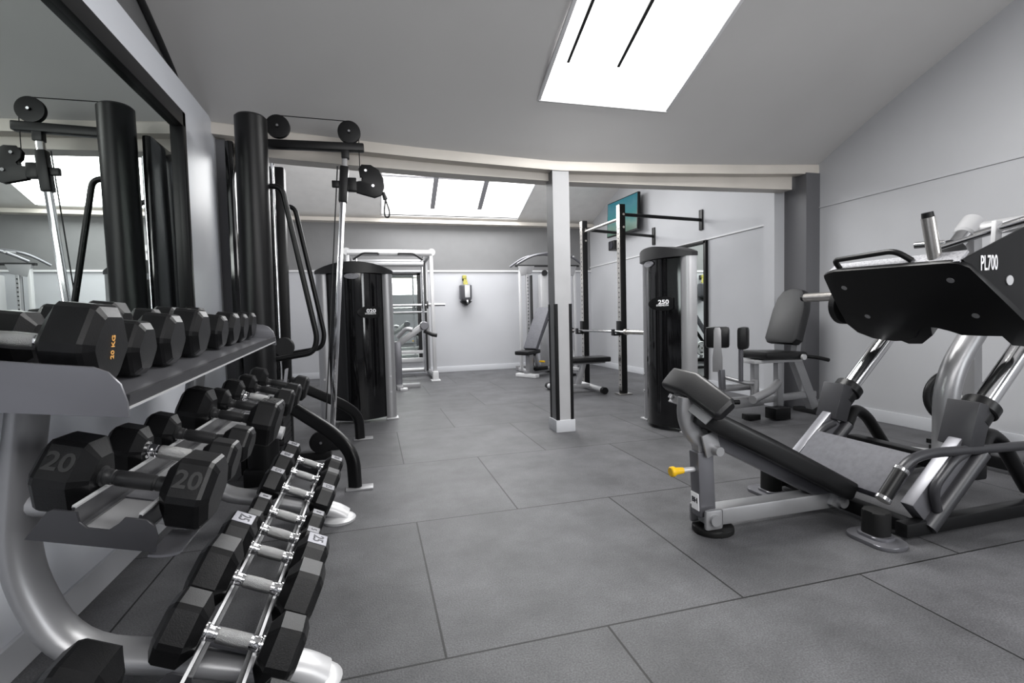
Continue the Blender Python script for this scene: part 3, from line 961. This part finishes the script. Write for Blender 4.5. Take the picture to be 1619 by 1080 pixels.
# top deck of the carriage and side plates
mb = MB()
Dk = lambda Y, s, d: Tp @ V((-Y, s, 0)) + D * d
mb.loft([[Dk(2.12, -.835, .01), Dk(1.50, -.842, .01), Dk(1.50, -.830, .01), Dk(2.12, -.822, .01)], [Dk(2.10, -.835, .075), Dk(1.50, -.842, .075), Dk(1.50, -.830, .075), Dk(2.10, -.822, .075)]])
mb.build('carriage_deck', 'grip', t)
for y in (1.505, 2.10):
    pl = [(2.325, 1.15), (2.66, 1.28), (3.02, 1.40), (3.08, 1.34), (2.74, .93), (2.66, .84), (2.57, .92), (2.42, 1.07)] if y < 1.8 else [(2.45, 1.09), (2.95, 1.14), (3.0, 1.10), (2.75, .85), (2.66, .82)]
    T_ = TM(V((0, y, 0)), (1, 0, 0), (0, 0, 1))
    q = MB().prism(pl, T_, .012, bev=.002)
    sp = q.build('carriage_side', 'black', t)
    if y < 1.8:
        zz = (T_.to_3x3() @ V((0, 0, 1))).y
        yo = -.0005 if zz > 0 else -.0125
        def face(p):      # horizontal text on the side plate
            return TM(p, (1, 0, .04), (0, 0, 1))
        MB().text('PL700', face(V((2.475, y + yo - .002, 1.135))), .088, .0006, .46, .0010).build('lettering', 'textw', sp)
        MB().cyl((2.60, y + yo, 1.065), (2.60, y + yo - .003, 1.065), .021, n=24).build('round_badge', 'silvl', sp)
        for bx, bz in ((2.71, 1.165), (2.725, 1.15)):
            MB().cyl((bx, y + yo, bz), (bx, y + yo - .006, bz), .008, n=12).build('bolt', 'silvl', sp)
for y in (YN, YFA):
    for d in (.10, .55):
        o = V((2.45, y, .44)) + D * (.62 + d)
        MB().cyl(o - D * .06, o + D * .06, .062, n=24, bev=.006).build('bearing_housing', 'dark', t)
# grab handle on the deck
mb = MB()
mb.tube([Dk(2.06, -.825, .04), Dk(2.07, -.775, .05), Dk(1.75, -.765, .05), Dk(1.70, -.825, .04)], .013, fil=.05)
mb.build('plate_handle', 'black', t)
# weight horns
def horn(a, d, L, name='weight_horn'):
    a, d = V(a), V(d).normalized()
    h = MB().cyl(a, a + d * L, .026, n=24).build(name, 'steel', t)
    MB().cyl(a + d * L, a + d * (L + .022), .023, .021, n=20).build('horn_cap', 'black', h)
horn((2.36, 1.62, 1.16), (-.25, 0, 1), .19)
horn((2.55, 2.24, 1.035), (0, 1, 0), .24)
for o, L in (((2.60, 2.235, .98), .05),):
    MB().lathe(o, (0, 1, 0), [(0, .09), (.004, .105), (.04, .105), (.045, .09)], 32).build('roller', 'black', t)
MB().lathe((2.70, 1.86, .90), D, [(0, .05), (.004, .075), (.05, .075), (.055, .05)], 28).build('roller', 'black', t)
# linkage bars above the carriage
MB().tube([(2.93, 2.12, 1.305), (2.98, 2.00, 1.30)], .018).tube([(2.92, 1.98, 1.275), (2.86, 1.62, 1.33)], .014).tube([(2.90, 1.80, 1.31), (2.83, 1.50, 1.35)], .021).build('linkage', 'chrome', t)
MB().bar((2.86, 1.70, 1.20), (2.87, 1.70, 1.36), .02, .045, up=(1, 0, 0)).build('linkage_bracket', 'silvl', t)
# near and far safety handles
for y, s in ((1.50, -1),):
    mb = MB()
    mb.tube([(1.935, y, .215), (2.05, y, .345), (2.16, y, .365), (2.95, y, .335)], .020, fil=.06)
    h = mb.build('safety_handle', 'char', t)
    d_ = V((2.05 - 1.935, 0, .345 - .215)).normalized()
    a_ = V((1.935, y, .215))
    MB().cyl(a_ - d_ * .012, a_ + d_ * .125, .0255, n=20, bev=.004).build('handle_grip', 'black', h)
    MB().cyl(a_ - d_ * .022, a_ - d_ * .004, .028, n=20, bev=.003).cyl(a_ + d_ * .118, a_ + d_ * .135, .028, n=20, bev=.003).build('grip_ring', 'chrome', h)
# seat
A_, B_ = V((2.075, 0, .165)), V((2.235, 0, .325))
mb = MB()
def seatring(y):
    d = (B_ - A_).normalized(); n_ = V((-d.z, 0, d.x))
    a, b = A_ - d * .03, B_ + d * .02
    a.y = b.y = y
    return [a, b, b - n_ * .05, a - n_ * .05]
d = (B_ - A_).normalized(); n_ = V((-d.z, 0, d.x))
mb.box(V(((A_ + B_) / 2)) + V((0, CY, 0)) - n_ * .03, (.24, .50, .06), rot=Matrix((d, V((0, 1, 0)), n_)).transposed(), bev=.018)
mb.build('seat', 'vinylg', t)
# back pad and its rail
a, b = V((1.31, CY, .535)), V((2.09, CY, .125))
d = (b - a).normalized(); n_ = V((-d.z, 0, d.x))
mb = MB()
L = (b - a).length
T_ = TM(a, d, (0, 1, 0))
pl = [(0, -.05), (.03, -.085), (.10, -.105), (.35, -.13), (L - .03, -.13), (L, -.10), (L, .10), (L - .03, .13), (.35, .13), (.10, .105), (.03, .085), (0, .05)]
mb.prism(pl, T_ @ Matrix.Translation((0, 0, -.045)), .085, bev=.022)
mb.build('back_pad', 'vinyl', t)
mb = MB()
mb.bar(a + d * .12 - n_ * .065, b - d * .02 - n_ * .065, .075, .055, up=n_, bev=.008)
mb.build('back_rail', 'silvd', t)
MB().box((2.04, CY, .09), (.06, .13, .09), rot=Matrix.Rotation(rad(28), 3, 'Y'), bev=.01).cyl((2.05, CY - .085, .075), (2.05, CY + .085, .075), .026, n=20).build('pivot_bracket', 'silver', t)
# head rest
pts = [(1.30, 2.02, .672), (1.30, 1.865, .664), (1.34, 1.70, .580)]
ed = V((.055, 0, .060)).normalized()
rings = []
for i, p in enumerate(pts):
    p = V(p)
    if i == 0: ax = V(pts[1]) - p
    elif i == 2: ax = p - V(pts[1])
    else: ax = V(pts[2]) - V(pts[0])
    ax.normalize()
    w_ = (ed - ax * ed.dot(ax)).normalized()
    nn = ax.cross(w_).normalized()
    if nn.z > 0: nn = -nn
    k = .94 if i != 1 else 1
    rings.append([p + w_ * x * k + nn * (y + .02) for x, y in rrect(.115, .055, .018, 4)])
def lerp_ring(A, B, f):
    return [p * (1 - f) + q * f for p, q in zip(A, B)]
shr = lambda R, f: [sum(R, V()) / len(R) * (1 - f) + p * f for p in R]
off = (V(pts[0]) - V(pts[1])).normalized() * .015
off2 = (V(pts[2]) - V(pts[1])).normalized() * .015
full = [[p + off for p in shr(rings[0], .72)], shr(rings[0], .95), rings[0], rings[1], rings[2], shr(rings[2], .95), [p + off2 for p in shr(rings[2], .72)]]
MB().loft(full).build('head_rest', 'vinyls', t)
mb = MB()
mb.bar((1.29, 1.96, .600), (1.30, 1.86, .594), .09, .008, up=(-.7, 0, .7), bev=.002)
mb.bar((1.30, 1.86, .594), (1.325, 1.74, .535), .09, .008, up=(-.6, .3, .7), bev=.002)
mb.cyl((1.27, 1.95, .60), (1.26, 1.95, .585), .010, n=12).cyl((1.335, 1.76, .57), (1.325, 1.76, .545), .010, n=12)
mb.build('head_rest_bracket', 'silver', t)
mb = MB()
mb.tube([(1.285, CY, .60), (1.278, CY, .52), (1.31, CY, .44), (1.40, CY, .375)], sec=rrect(.05, .075, .016), fil=.07, up=(1, 0, 0))
mb.build('head_rest_tube', 'silver', t)
# height post
mb = MB()
mb.bar((1.352, CY, .36), (1.345, CY, .46), .045, .055, up=(1, 0, 0), bev=.006)
mb.cyl((1.385, CY - .085, .375), (1.385, CY + .075, .375), .020, n=20)
mb.box((1.37, CY - .045, .40), (.075, .012, .10), rot=Matrix.Rotation(rad(-15), 3, 'Y'), bev=.004)
mb.box((1.37, CY + .045, .40), (.075, .012, .10), rot=Matrix.Rotation(rad(-15), 3, 'Y'), bev=.004)
mb.build('post_clevis', 'silver', t)
mb = MB()
mb.bar((1.365, CY, .08), (1.352, CY, .365), .065, .078, up=(1, 0, 0), bev=.008)
pst = mb.build('height_post', 'silvd', t)
MB().box((1.321, CY - .0, .145), (.003, .052, .075), rot=Matrix.Rotation(rad(-2.6), 3, 'Y'), bev=.001).build('brand_sticker', 'textw', pst)
mb = MB()
mb.text('BH', TM((1.3185, CY, .150), (0, -1, 0), (-.045, 0, 1)), .030, .0006, 1., .0014)
mb.build('lettering', 'textd', pst)
MB().cyl((1.325, CY, .285), (1.25, CY, .285), .011, n=16).build('pin_shaft', 'silvl', t)
MB().lathe((1.262, CY, .285), (-1, 0, 0), [(0, .013), (.02, .015), (.035, .016), (.045, .022), (.058, .022), (.062, .018)], 20).build('pull_pin', 'yellow', t)
mb = MB()
mb.bar((1.36, CY, .075), (2.10, CY, .075), .085, .075, bev=.012)
mb.build('base_beam', 'silver', t)
mb = MB()
mb.box((1.375, CY - .052, .075), (.085, .014, .085), bev=.012)
mb.box((1.375, CY + .052, .075), (.085, .014, .085), bev=.012)
mb.cyl((1.375, CY - .072, .075), (1.375, CY + .072, .075), .024, n=20)
mb.build('base_pivot', 'silver', t)
MB().prism(rrect(.17, .16, .07, 6), TM((1.41, CY, 0), (1, 0, 0), (0, 1, 0)), .028, bev=.008).build('rubber_foot', 'rubber2', t)

# rubber weight plates stored behind the leg press
def weight_plate(pos, axis, R, label, th=.045, group=None):
    o = MB()
    ax = V(axis).normalized()
    a = V(pos)
    o.lathe(a, ax, [(0, R * .90), (.004, R * .97), (.012, R), (th - .012, R), (th - .004, R * .97), (th, R * .90), (th - .004, R * .82), (th - .014, R * .78), (th - .014, R * .40), (th - .002, R * .36), (th - .002, R * .16), (th * .4, R * .15)], 40)
    t_ = thing('weight_plate', label, 'weight plate', pos, group)
    o.build('disc', 'rubber', t_)
    s, u, d = frame_from(ax)
    mb = MB()
    for k in range(3):
        an = 2 * PI * k / 3 + .5
        c_ = a + d * (th - .008) + (s * math.cos(an) + u * math.sin(an)) * R * .58
        tang = (u * math.cos(an) - s * math.sin(an))
        mb.bar(c_ - tang * R * .22, c_ + tang * R * .22, R * .14, .006, up=d, bev=.002)
    mb.build('grip_slot', 'dark', t_)
    MB().lathe(a, ax, [(th * .2, R * .17), (th + .001, R * .17), (th + .001, R * .12), (th * .2, R * .12)], 24).build('hub', 'steel', t_)
    return t_
weight_plate((3.70, 2.42, .36), (-.35, -.75, .05), .185, 'black rubber weight plate behind the bent silver tube of the leg press')
t = thing('plate_stand', 'small black plate storage stand by the right wall behind the leg press', 'stand', (3.75, 2.46, 0))
MB().bar((3.78, 2.47, .02), (3.78, 2.47, .44), .05, .05, up=(0, 1, 0)).build('post', 'black', t)
MB().bar((3.60, 2.47, .015), (3.95, 2.47, .015), .05, .03).bar((3.78, 2.30, .015), (3.78, 2.62, .015), .05, .03).build('base', 'black', t)
MB().cyl((3.775, 2.46, .345), (3.70, 2.40, .352), .022).build('peg', 'steel', t)

# ------------------------------------------------------------------ wall mounted squat rack, barbell, bench
t = thing('squat_rack', 'black wall mounted squat rack with two perforated uprights and a chrome pull-up bar', 'gym rack', (2.84, 5.86, 0))
UP = [(2.885, 5.45, 2.262), (2.80, 6.35, 2.235)]
for x, y, h in UP:
    MB().bar((x, y, .012), (x, y, h), .075, .075, up=(0, 1, 0), bev=.006).build('upright', 'black', t)
    mb = MB()
    mb.box((x - .039, y, h / 2 + .02), (.003, .072, h - .06))
    st = mb.build('face_strip', 'steel', t, label='pale perforated face of the upright')
    mb = MB()
    for k in range(36):
        mb.cyl((x - .0405, y, .12 + k * .058), (x - .0415, y, .12 + k * .058), .010, n=10)
    mb.build('peg_holes', 'textd', st)
    mb = MB()
    for z in (h - .12, h - .27):
        mb.cyl((x + .01, y - .038, z), (x + .01, y - .046, z), .014, n=12)
    mb.build('bolt', 'steel', t)
    MB().box((x, y, .008), (.17, .13, .016), bev=.003).build('floor_plate', 'steel', t)
    MB().box((x - .045, y, .80), (.03, .095, .17), bev=.006).box((x - .085, y, .72), (.09, .07, .02), bev=.005).box((x - .125, y, .75), (.018, .07, .075), bev=.005).build('bar_hook', 'black', t)
for (x, y, h), yb in zip(UP, (5.62, 6.75)):
    q = MB()
    z = h - .115
    q.tube([(x, y, z), (XR - .02, yb, z)], .021)
    q.build('wall_bar', 'black', t)
    MB().box((XR - .012, yb, z), (.02, .07, .26), bev=.008).build('wall_plate', 'dark', t)
MB().tube([(2.885, 5.45, 2.10), (2.80, 6.35, 2.085)], .019).build('pull_up_bar', 'steel', t)

t = thing('barbell', 'chrome barbell resting on the hooks of the black squat rack', 'barbell', (2.74, 5.9, .755))
xb = lambda y: 2.80 + (y - 5.45) * (-.085 / .9)
MB().cyl((xb(5.25), 5.25, .757), (xb(6.55), 6.55, .757), .0145, n=16).build('shaft', 'chrome', t)
for y0_, y1_ in ((5.22, 4.82), (6.58, 6.98)):
    q = MB()
    q.cyl((xb(y0_), y0_, .757), (xb(y1_), y1_, .757), .025, n=20)
    s_ = 1 if y1_ > y0_ else -1
    q.cyl((xb(y0_ - .03 * s_), y0_ - .03 * s_, .757), (xb(y0_), y0_, .757), .036, n=20)
    q.build('sleeve', 'steel', t)

t = thing('flat_bench', 'flat weight bench with black pad below the barbell of the squat rack', 'bench', (2.4, 5.85, 0))
MB().box((2.52, 5.86, .405), (.70, .27, .065), bev=.02).build('pad', 'vinyl', t)
mb = MB()
mb.bar((2.20, 5.86, .365), (2.84, 5.86, .365), .06, .035)
mb.bar((2.55, 5.86, .36), (2.47, 5.86, .08), .06, .05, up=(0, 1, 0))
mb.bar((2.26, 5.86, .36), (2.24, 5.86, .08), .06, .05, up=(0, 1, 0))
mb.bar((2.22, 5.86, .07), (2.62, 5.86, .07), .06, .05)
mb.build('frame', 'silver', t)
for x in (2.20, 2.66):
    MB().tube([(x, 5.50, .05), (x, 6.22, .05)], .035).build('foot_bar', 'silvl', t)
    MB().cyl((x, 5.48, .05), (x, 5.54, .05), .042, n=16).cyl((x, 6.18, .05), (x, 6.24, .05), .042, n=16).build('foot_end', 'black', t)

# ------------------------------------------------------------------ smith machine at the far left
t = thing('smith_machine', 'silver smith machine with bar and pull-up grips at the far wall', 'gym machine', (.3, 8.3, 0))
for x in (-.33, .915):
    s = 1 if x > 0 else -1
    MB().bar((x, 7.85, .02), (x - s * .01, 7.85, 2.0), .055, .055, up=(0, 1, 0), bev=.012).build('upright', 'silvl', t)
    MB().bar((x, 8.78, .02), (x, 8.78, 2.0), .06, .06, up=(0, 1, 0), bev=.012).build('upright', 'silver', t)
    q = MB()
    for y in (8.02, 8.14):
        q.cyl((x - s * .13, y, .12), (x - s * .13, y, 1.95), .014, n=12)
    q.build('guide_rod', 'chrome', t)
    MB().box((x, 7.83, .075), (.09, .12, .15), bev=.015).box((x, 7.83, .01), (.14, .18, .02), bev=.006).build('foot', 'white', t)
    MB().tube([(x, 7.85, 1.98), (x, 8.78, 1.98)], .04).build('side_beam', 'silver', t)
    MB().tube([(x, 7.85, .07), (x, 8.78, .07)], .035).build('base_side', 'silver', t)
    MB().bar((x - s * .06, 8.5, .1), (x - s * .06, 8.5, 1.9), .05, .06, up=(0, 1, 0)).build('counterweight_guide', 'dark', t)
    MB().cyl((x, 7.82, 1.99), (x, 7.90, 1.99), .055, n=20).build('corner_joint', 'silver', t)
MB().tube([(-.33, 7.85, 1.975), (.915, 7.85, 1.975)], .05).build('top_beam', 'silvl', t)
MB().tube([(-.33, 8.0, 1.82), (.80, 8.0, 1.82)], .035).build('top_beam', 'silver', t)
MB().tube([(-.33, 8.78, 1.95), (.915, 8.78, 1.95)], .04).build('top_beam', 'silver', t)
for x, s in ((-.24, 1), (.77, -1)):
    MB().tube([(x, 7.82, 1.87), (x + s * .14, 7.74, 1.955), (x + s * .36, 7.74, 1.955), (x + s * .36, 7.74, 1.93)], .014, fil=.04).build('pull_up_grip', 'dark', t)
br = MB().cyl((-.55, 8.08, 1.19), (1.13, 8.08, 1.19), .015, n=14).cyl((.86, 8.08, 1.19), (1.13, 8.08, 1.19), .025, n=18).build('bar', 'chrome', t)
MB().cyl((.845, 8.08, 1.19), (.86, 8.08, 1.19), .06, n=20).box((.79, 8.08, 1.19), (.05, .09, .12), bev=.01).build('bar_hook', 'dark', t)
MB().tube([(-.33, 8.3, 1.08), (.86, 8.3, 1.08)], .014).build('safety_bar', 'silver', t)
mb = MB()
mb.bar((-.33, 8.6, .28), (.80, 8.6, .28), .07, .07)
mb.bar((-.33, 8.5, .42), (.80, 8.5, .42), .05, .05)
mb.tube([(-.33, 8.72, .10), (.9, 8.72, .10)], .035)
mb.build('rear_beam', 'silvl', t)

t = thing('preacher_bench', 'silver bench with a sloping arm in front of the far mirror', 'bench', (.45, 7.2, 0))
mb = MB()
mb.bar((.33, 7.2, .62), (.73, 7.2, .90), .09, .085, bev=.015)
ar = mb.build('sloping_arm', 'silver', t)
MB().cyl((.70, 7.10, .87), (.70, 7.30, .87), .06, n=20, bev=.01).build('arm_joint', 'silvd', t)
MB().tube([(.70, 7.2, .80), (.82, 7.2, .74), (.88, 7.2, .73)], .03).build('arm_roller', 'dark', t)
MB().tube([(.33, 7.2, .72), (.45, 7.15, .84), (.53, 7.15, .82)], .03, fil=.04).build('grip', 'silver', t)
MB().bar((.33, 7.2, .02), (.33, 7.2, .66), .09, .10, up=(0, 1, 0), bev=.012).build('post', 'silvd', t)
MB().bar((.05, 7.2, .03), (.62, 7.2, .03), .08, .06).bar((.33, 6.95, .03), (.33, 7.5, .03), .08, .06).build('base', 'silver', t)
MB().box((.38, 6.98, .015), (.10, .12, .03), bev=.008).build('foot', 'white', t)

# ------------------------------------------------------------------ dual cable machine at the far right, adjustable bench
t = thing('cable_crossover', 'silver cable crossover machine with arched canopy at the far right wall', 'gym machine', (2.95, 8.4, 0))
for x, s in ((2.42, 1), (3.50, -1)):
    for dx, m_ in ((.04, 'silvl'), (.17, 'silver')):
        MB().bar((x + s * dx, 8.30, .02), (x + s * dx, 8.30, 1.80), .045, .06, up=(0, 1, 0), bev=.01).build('column', m_, t)
    q = MB()
    for k in range(24):
        q.cyl((x + s * .17, 8.267, .3 + k * .058), (x + s * .17, 8.262, .3 + k * .058), .010, n=8)
    q.build('peg_holes', 'dark', t)
    MB().prism([(x, 1.83), (x + s * .30, 1.83), (x + s * .24, 1.70), (x + s * .05, 1.66)], XZ(8.32), .05, bev=.006).build('column_head', 'silver', t)
    MB().bar((x + s * .10, 8.05, .03), (x + s * .10, 8.75, .03), .08, .05).build('foot_beam', 'silvl', t)
    MB().bar((x + s * .34, 8.62, .05), (x + s * .34, 8.62, 1.70), .03, .10, up=(0, 1, 0)).build('rear_column', 'dark', t)
MB().box((2.93, 8.45, 1.30), (.14, .14, .80), bev=.02).build('weight_housing', 'silvl', t)
MB().cyl((2.93, 8.38, 1.72), (2.93, 8.34, 1.72), .05, n=20).build('pulley', 'dark', t)
MB().bar((2.93, 8.45, .05), (2.93, 8.45, .92), .12, .12, up=(0, 1, 0)).build('centre_column', 'silver', t)
q = MB()
q.bar((2.38, 8.30, 1.835), (3.55, 8.30, 1.835), .05, .035)
q.build('crossbar', 'dark', t)
for y, dz in ((8.15, 0), (8.62, .03)):
    MB().tube([(2.38, y, 1.85), (2.60, y - .12, 1.98 + dz), (2.95, y - .18, 2.03 + dz), (3.30, y - .12, 1.98 + dz), (3.55, y, 1.85)], .02, fil=.2).build('canopy_tube', 'silvd', t)
MB().tube([(2.55, 8.0, 1.96), (2.75, 8.6, 2.02)], .016).tube([(3.35, 8.0, 1.96), (3.15, 8.6, 2.02)], .016).build('canopy_strut', 'silver', t)
MB().prism(circ(.11, 28), XZ(7.98), .02, bev=.003).build('plate_holder', 'silvl', t) if False else None
MB().bar((2.45, 8.62, .06), (3.48, 8.62, .06), .06, .06).build('rear_beam', 'silver', t)

t = thing('incline_bench', 'adjustable bench with raised grey back pad and yellow pins near the far wall', 'bench', (2.36, 7.62, 0))
a, b = V((2.43, 7.62, .44)), V((2.80, 7.62, 1.10))
d = (b - a).normalized()
MB().box((a + b) / 2, ((b - a).length, .27, .07), rot=Matrix((d, V((0, 1, 0)), V((-d.z, 0, d.x)))).transposed(), bev=.02).build('back_pad', 'vinylg', t)
MB().box((2.36, 7.62, .40), (.32, .28, .065), rot=Matrix.Rotation(rad(-4), 3, 'Y'), bev=.02).build('seat', 'vinyl', t)
q = MB()
q.bar((2.40, 7.62, .36), (2.40, 7.62, .08), .10, .08, up=(0, 1, 0))
q.bar((2.30, 7.62, .07), (3.05, 7.62, .09), .07, .06)
q.bar((2.52, 7.62, .42), (2.62, 7.62, .10), .05, .06, up=(0, 1, 0))
q.build('frame', 'silver', t)
MB().bar((2.50, 7.62, .34), (2.86, 7.62, .92), .05, .06, up=(0, 1, 0)).build('back_rail', 'black', t)
MB().cyl((2.56, 7.54, .24), (2.56, 7.44, .24), .016, n=14).cyl((2.92, 7.50, .58), (2.80, 7.48, .585), .016, n=14).build('pull_pin', 'yellow', t)
MB().box((2.34, 7.62, .03), (.10, .42, .06), bev=.015).build('front_foot', 'white', t)
MB().box((3.02, 7.62, .05), (.10, .40, .07), bev=.015).build('rear_foot', 'black', t)
MB().box((2.62, 7.62, .12), (.30, .18, .06), bev=.02).build('base_cover', 'black', t)
t.rotation_euler.z = rad(32)
t = weight_plate((2.90, 7.30, .36), (-.15, -1, .05), .12, 'round pale grey weight plate standing behind the post by the squat rack', th=.04)
for ch in t.children:
    if ch.name.startswith('disc'):
        ch.data.materials.clear(); ch.data.materials.append(M_['silvl'])
t2 = thing('plate_tree', 'low black plate tree holding the pale grey weight plate', 'stand', (2.93, 7.45, 0))
MB().bar((2.92, 7.46, .02), (2.92, 7.46, .50), .06, .06, up=(0, 1, 0)).build('post', 'black', t2)
MB().bar((2.74, 7.46, .02), (3.10, 7.46, .02), .08, .04).build('base', 'black', t2)
MB().cyl((2.92, 7.45, .36), (2.90, 7.27, .365), .02).build('peg', 'steel', t2)

# ------------------------------------------------------------------ things on the far and right walls
t = thing('boxing_bag', 'small grey hanging bag with yellow strap mounted on the far wall', 'punching bag', (1.62, YF - .1, 1.2))
MB().lathe((1.628, YF - .12, 1.245), (0, 0, 1), [(0, .06), (.05, .10), (.07, .112), (.30, .115), (.315, .10)], 28).build('body', 'silvd', t)
MB().prism([(-.045, 0), (.045, 0), (.045, .215), (-.045, .215)], TM((1.64, YF - .232, 1.33), (1, 0, 0), (0, 0, 1)), .006, bev=.002).build('pale_panel', 'silvl', t)
MB().lathe((1.628, YF - .12, 1.19), (0, 0, 1), [(0, .02), (.03, .065), (.06, .10), (.075, .112)], 28).build('base_cup', 'black', t)
MB().box((1.64, YF - .235, 1.255), (.035, .012, .06), bev=.005).build('buckle', 'chrome', t)
MB().bar((1.60, YF - .12, 1.55), (1.625, YF - .10, 1.70), .035, .012, up=(0, 1, 0)).bar((1.665, YF - .12, 1.55), (1.63, YF - .10, 1.70), .035, .012, up=(0, 1, 0)).box((1.62, YF - .09, 1.70), (.075, .06, .07), bev=.02).box((1.635, YF - .12, 1.57), (.08, .05, .05), bev=.015).build('strap', 'olive', t)
MB().box((1.62, YF - .03, 1.69), (.06, .06, .09), bev=.01).build('wall_bracket', 'dark', t)

t = thing('television', 'flat television showing a teal picture, high on the right wall above the squat rack', 'television', (XR, 7.4, 2.5))
A_, B_ = V((3.93, 7.86, 2.27)), V((3.93, 6.96, 2.27))
Rz = TM((3.94, 7.42, 2.55), (.06, -1, 0), (.04, 0, 1))
MB().prism([(-.46, -.285), (.46, -.285), (.46, .285), (-.46, .285)], Rz, -.045, bev=.006).build('case', 'black', t)
q = MB().prism([(-.445, -.27), (.445, -.27), (.445, .27), (-.445, .27)], Rz @ Matrix.Translation((0, 0, .0005)), .001)
q.build('screen', 'tv', t)
MB().box((4.05, 7.42, 2.52), (.14, .30, .25), bev=.01).build('wall_mount', 'dark', t)
t = thing('wall_speaker', 'small dark wall speaker below the far corner of the television', 'speaker', (4.05, 7.95, 2.15))
MB().box((4.02, 7.80, 2.13), (.17, .22, .16), bev=.02).build('case', 'dark', t)
MB().cyl((3.93, 7.78, 2.13), (3.925, 7.78, 2.13), .06, n=24).build('cone', 'textd', t)

# ------------------------------------------------------------------ light
def area(name, loc, to, sx, sy, power, col=(1, 1, 1)):
    l = bpy.data.lights.new(name, 'AREA')
    l.shape = 'RECTANGLE'
    l.size, l.size_y = sx, sy
    l.energy = power
    l.color = col
    o = bpy.data.objects.new(name, l)
    o.location = loc
    o.rotation_euler = (V(to) - V(loc)).to_track_quat('-Z', 'Y').to_euler()
    C.objects.link(o)
    return o
area('daylight near skylight', (1.70, 2.70, zc2(1.7, 2.70) - .03), (1.70, 2.70 - .36, zc2(1.7, 2.7) - 1), 1.0, 1.35, 80, (1, .995, .98))
area('daylight far skylight', (1.42, 7.95, zf(7.95) - .03), (1.42, 7.95 - .34, zf(7.95) - 1), 2.38, 1.8, 96, (.98, .99, 1))
area('added fill near', (1.4, -.8, 2.25), (1.4, 1.4, 0), 2.6, 1.0, 55, (1, .99, .98))  # added fill behind the camera, no fixture there
area('added fill middle', (1.5, 5.2, 3.0), (1.5, 5.4, 0), 3.4, 1.4, 72, (.95, .97, 1))  # fill added over the far room, not a real lamp
area('added fill back', (1.5, -2.4, 3.7), (1.6, 3.5, .6), 3.2, 1.4, 30, (.97, .98, 1))  # unseen fill high at the back, added for brightness
area('added side fill', (4.0, -1.3, 1.35), (-1, 1.7, .45), 1.6, 1.4, 70, (.95, .98, 1))  # added to brighten the left wall and rack; no window here

area('added upward fill far', (1.0, 5.4, 2.25), (1.0, 8.4, 3.3), 3.0, .5, 55, (1, .99, .97))  # hidden by the beam, added to brighten the far ceiling
area('added upward fill near', (1.6, -1.6, 2.3), (1.6, 1.8, 3.6), 2.6, .5, 26, (1, .99, .98))  # unseen, added to lift the near ceiling

w = bpy.data.worlds.new('world')
bpy.context.scene.world = w
w.use_nodes = True
w.node_tree.nodes['Background'].inputs[0].default_value = (.8, .85, .9, 1)
w.node_tree.nodes['Background'].inputs[1].default_value = .6
sc = bpy.context.scene
sc.view_settings.view_transform = 'Standard'
sc.view_settings.look = 'None'
sc.view_settings.exposure = 0
sc.view_settings.gamma = 1
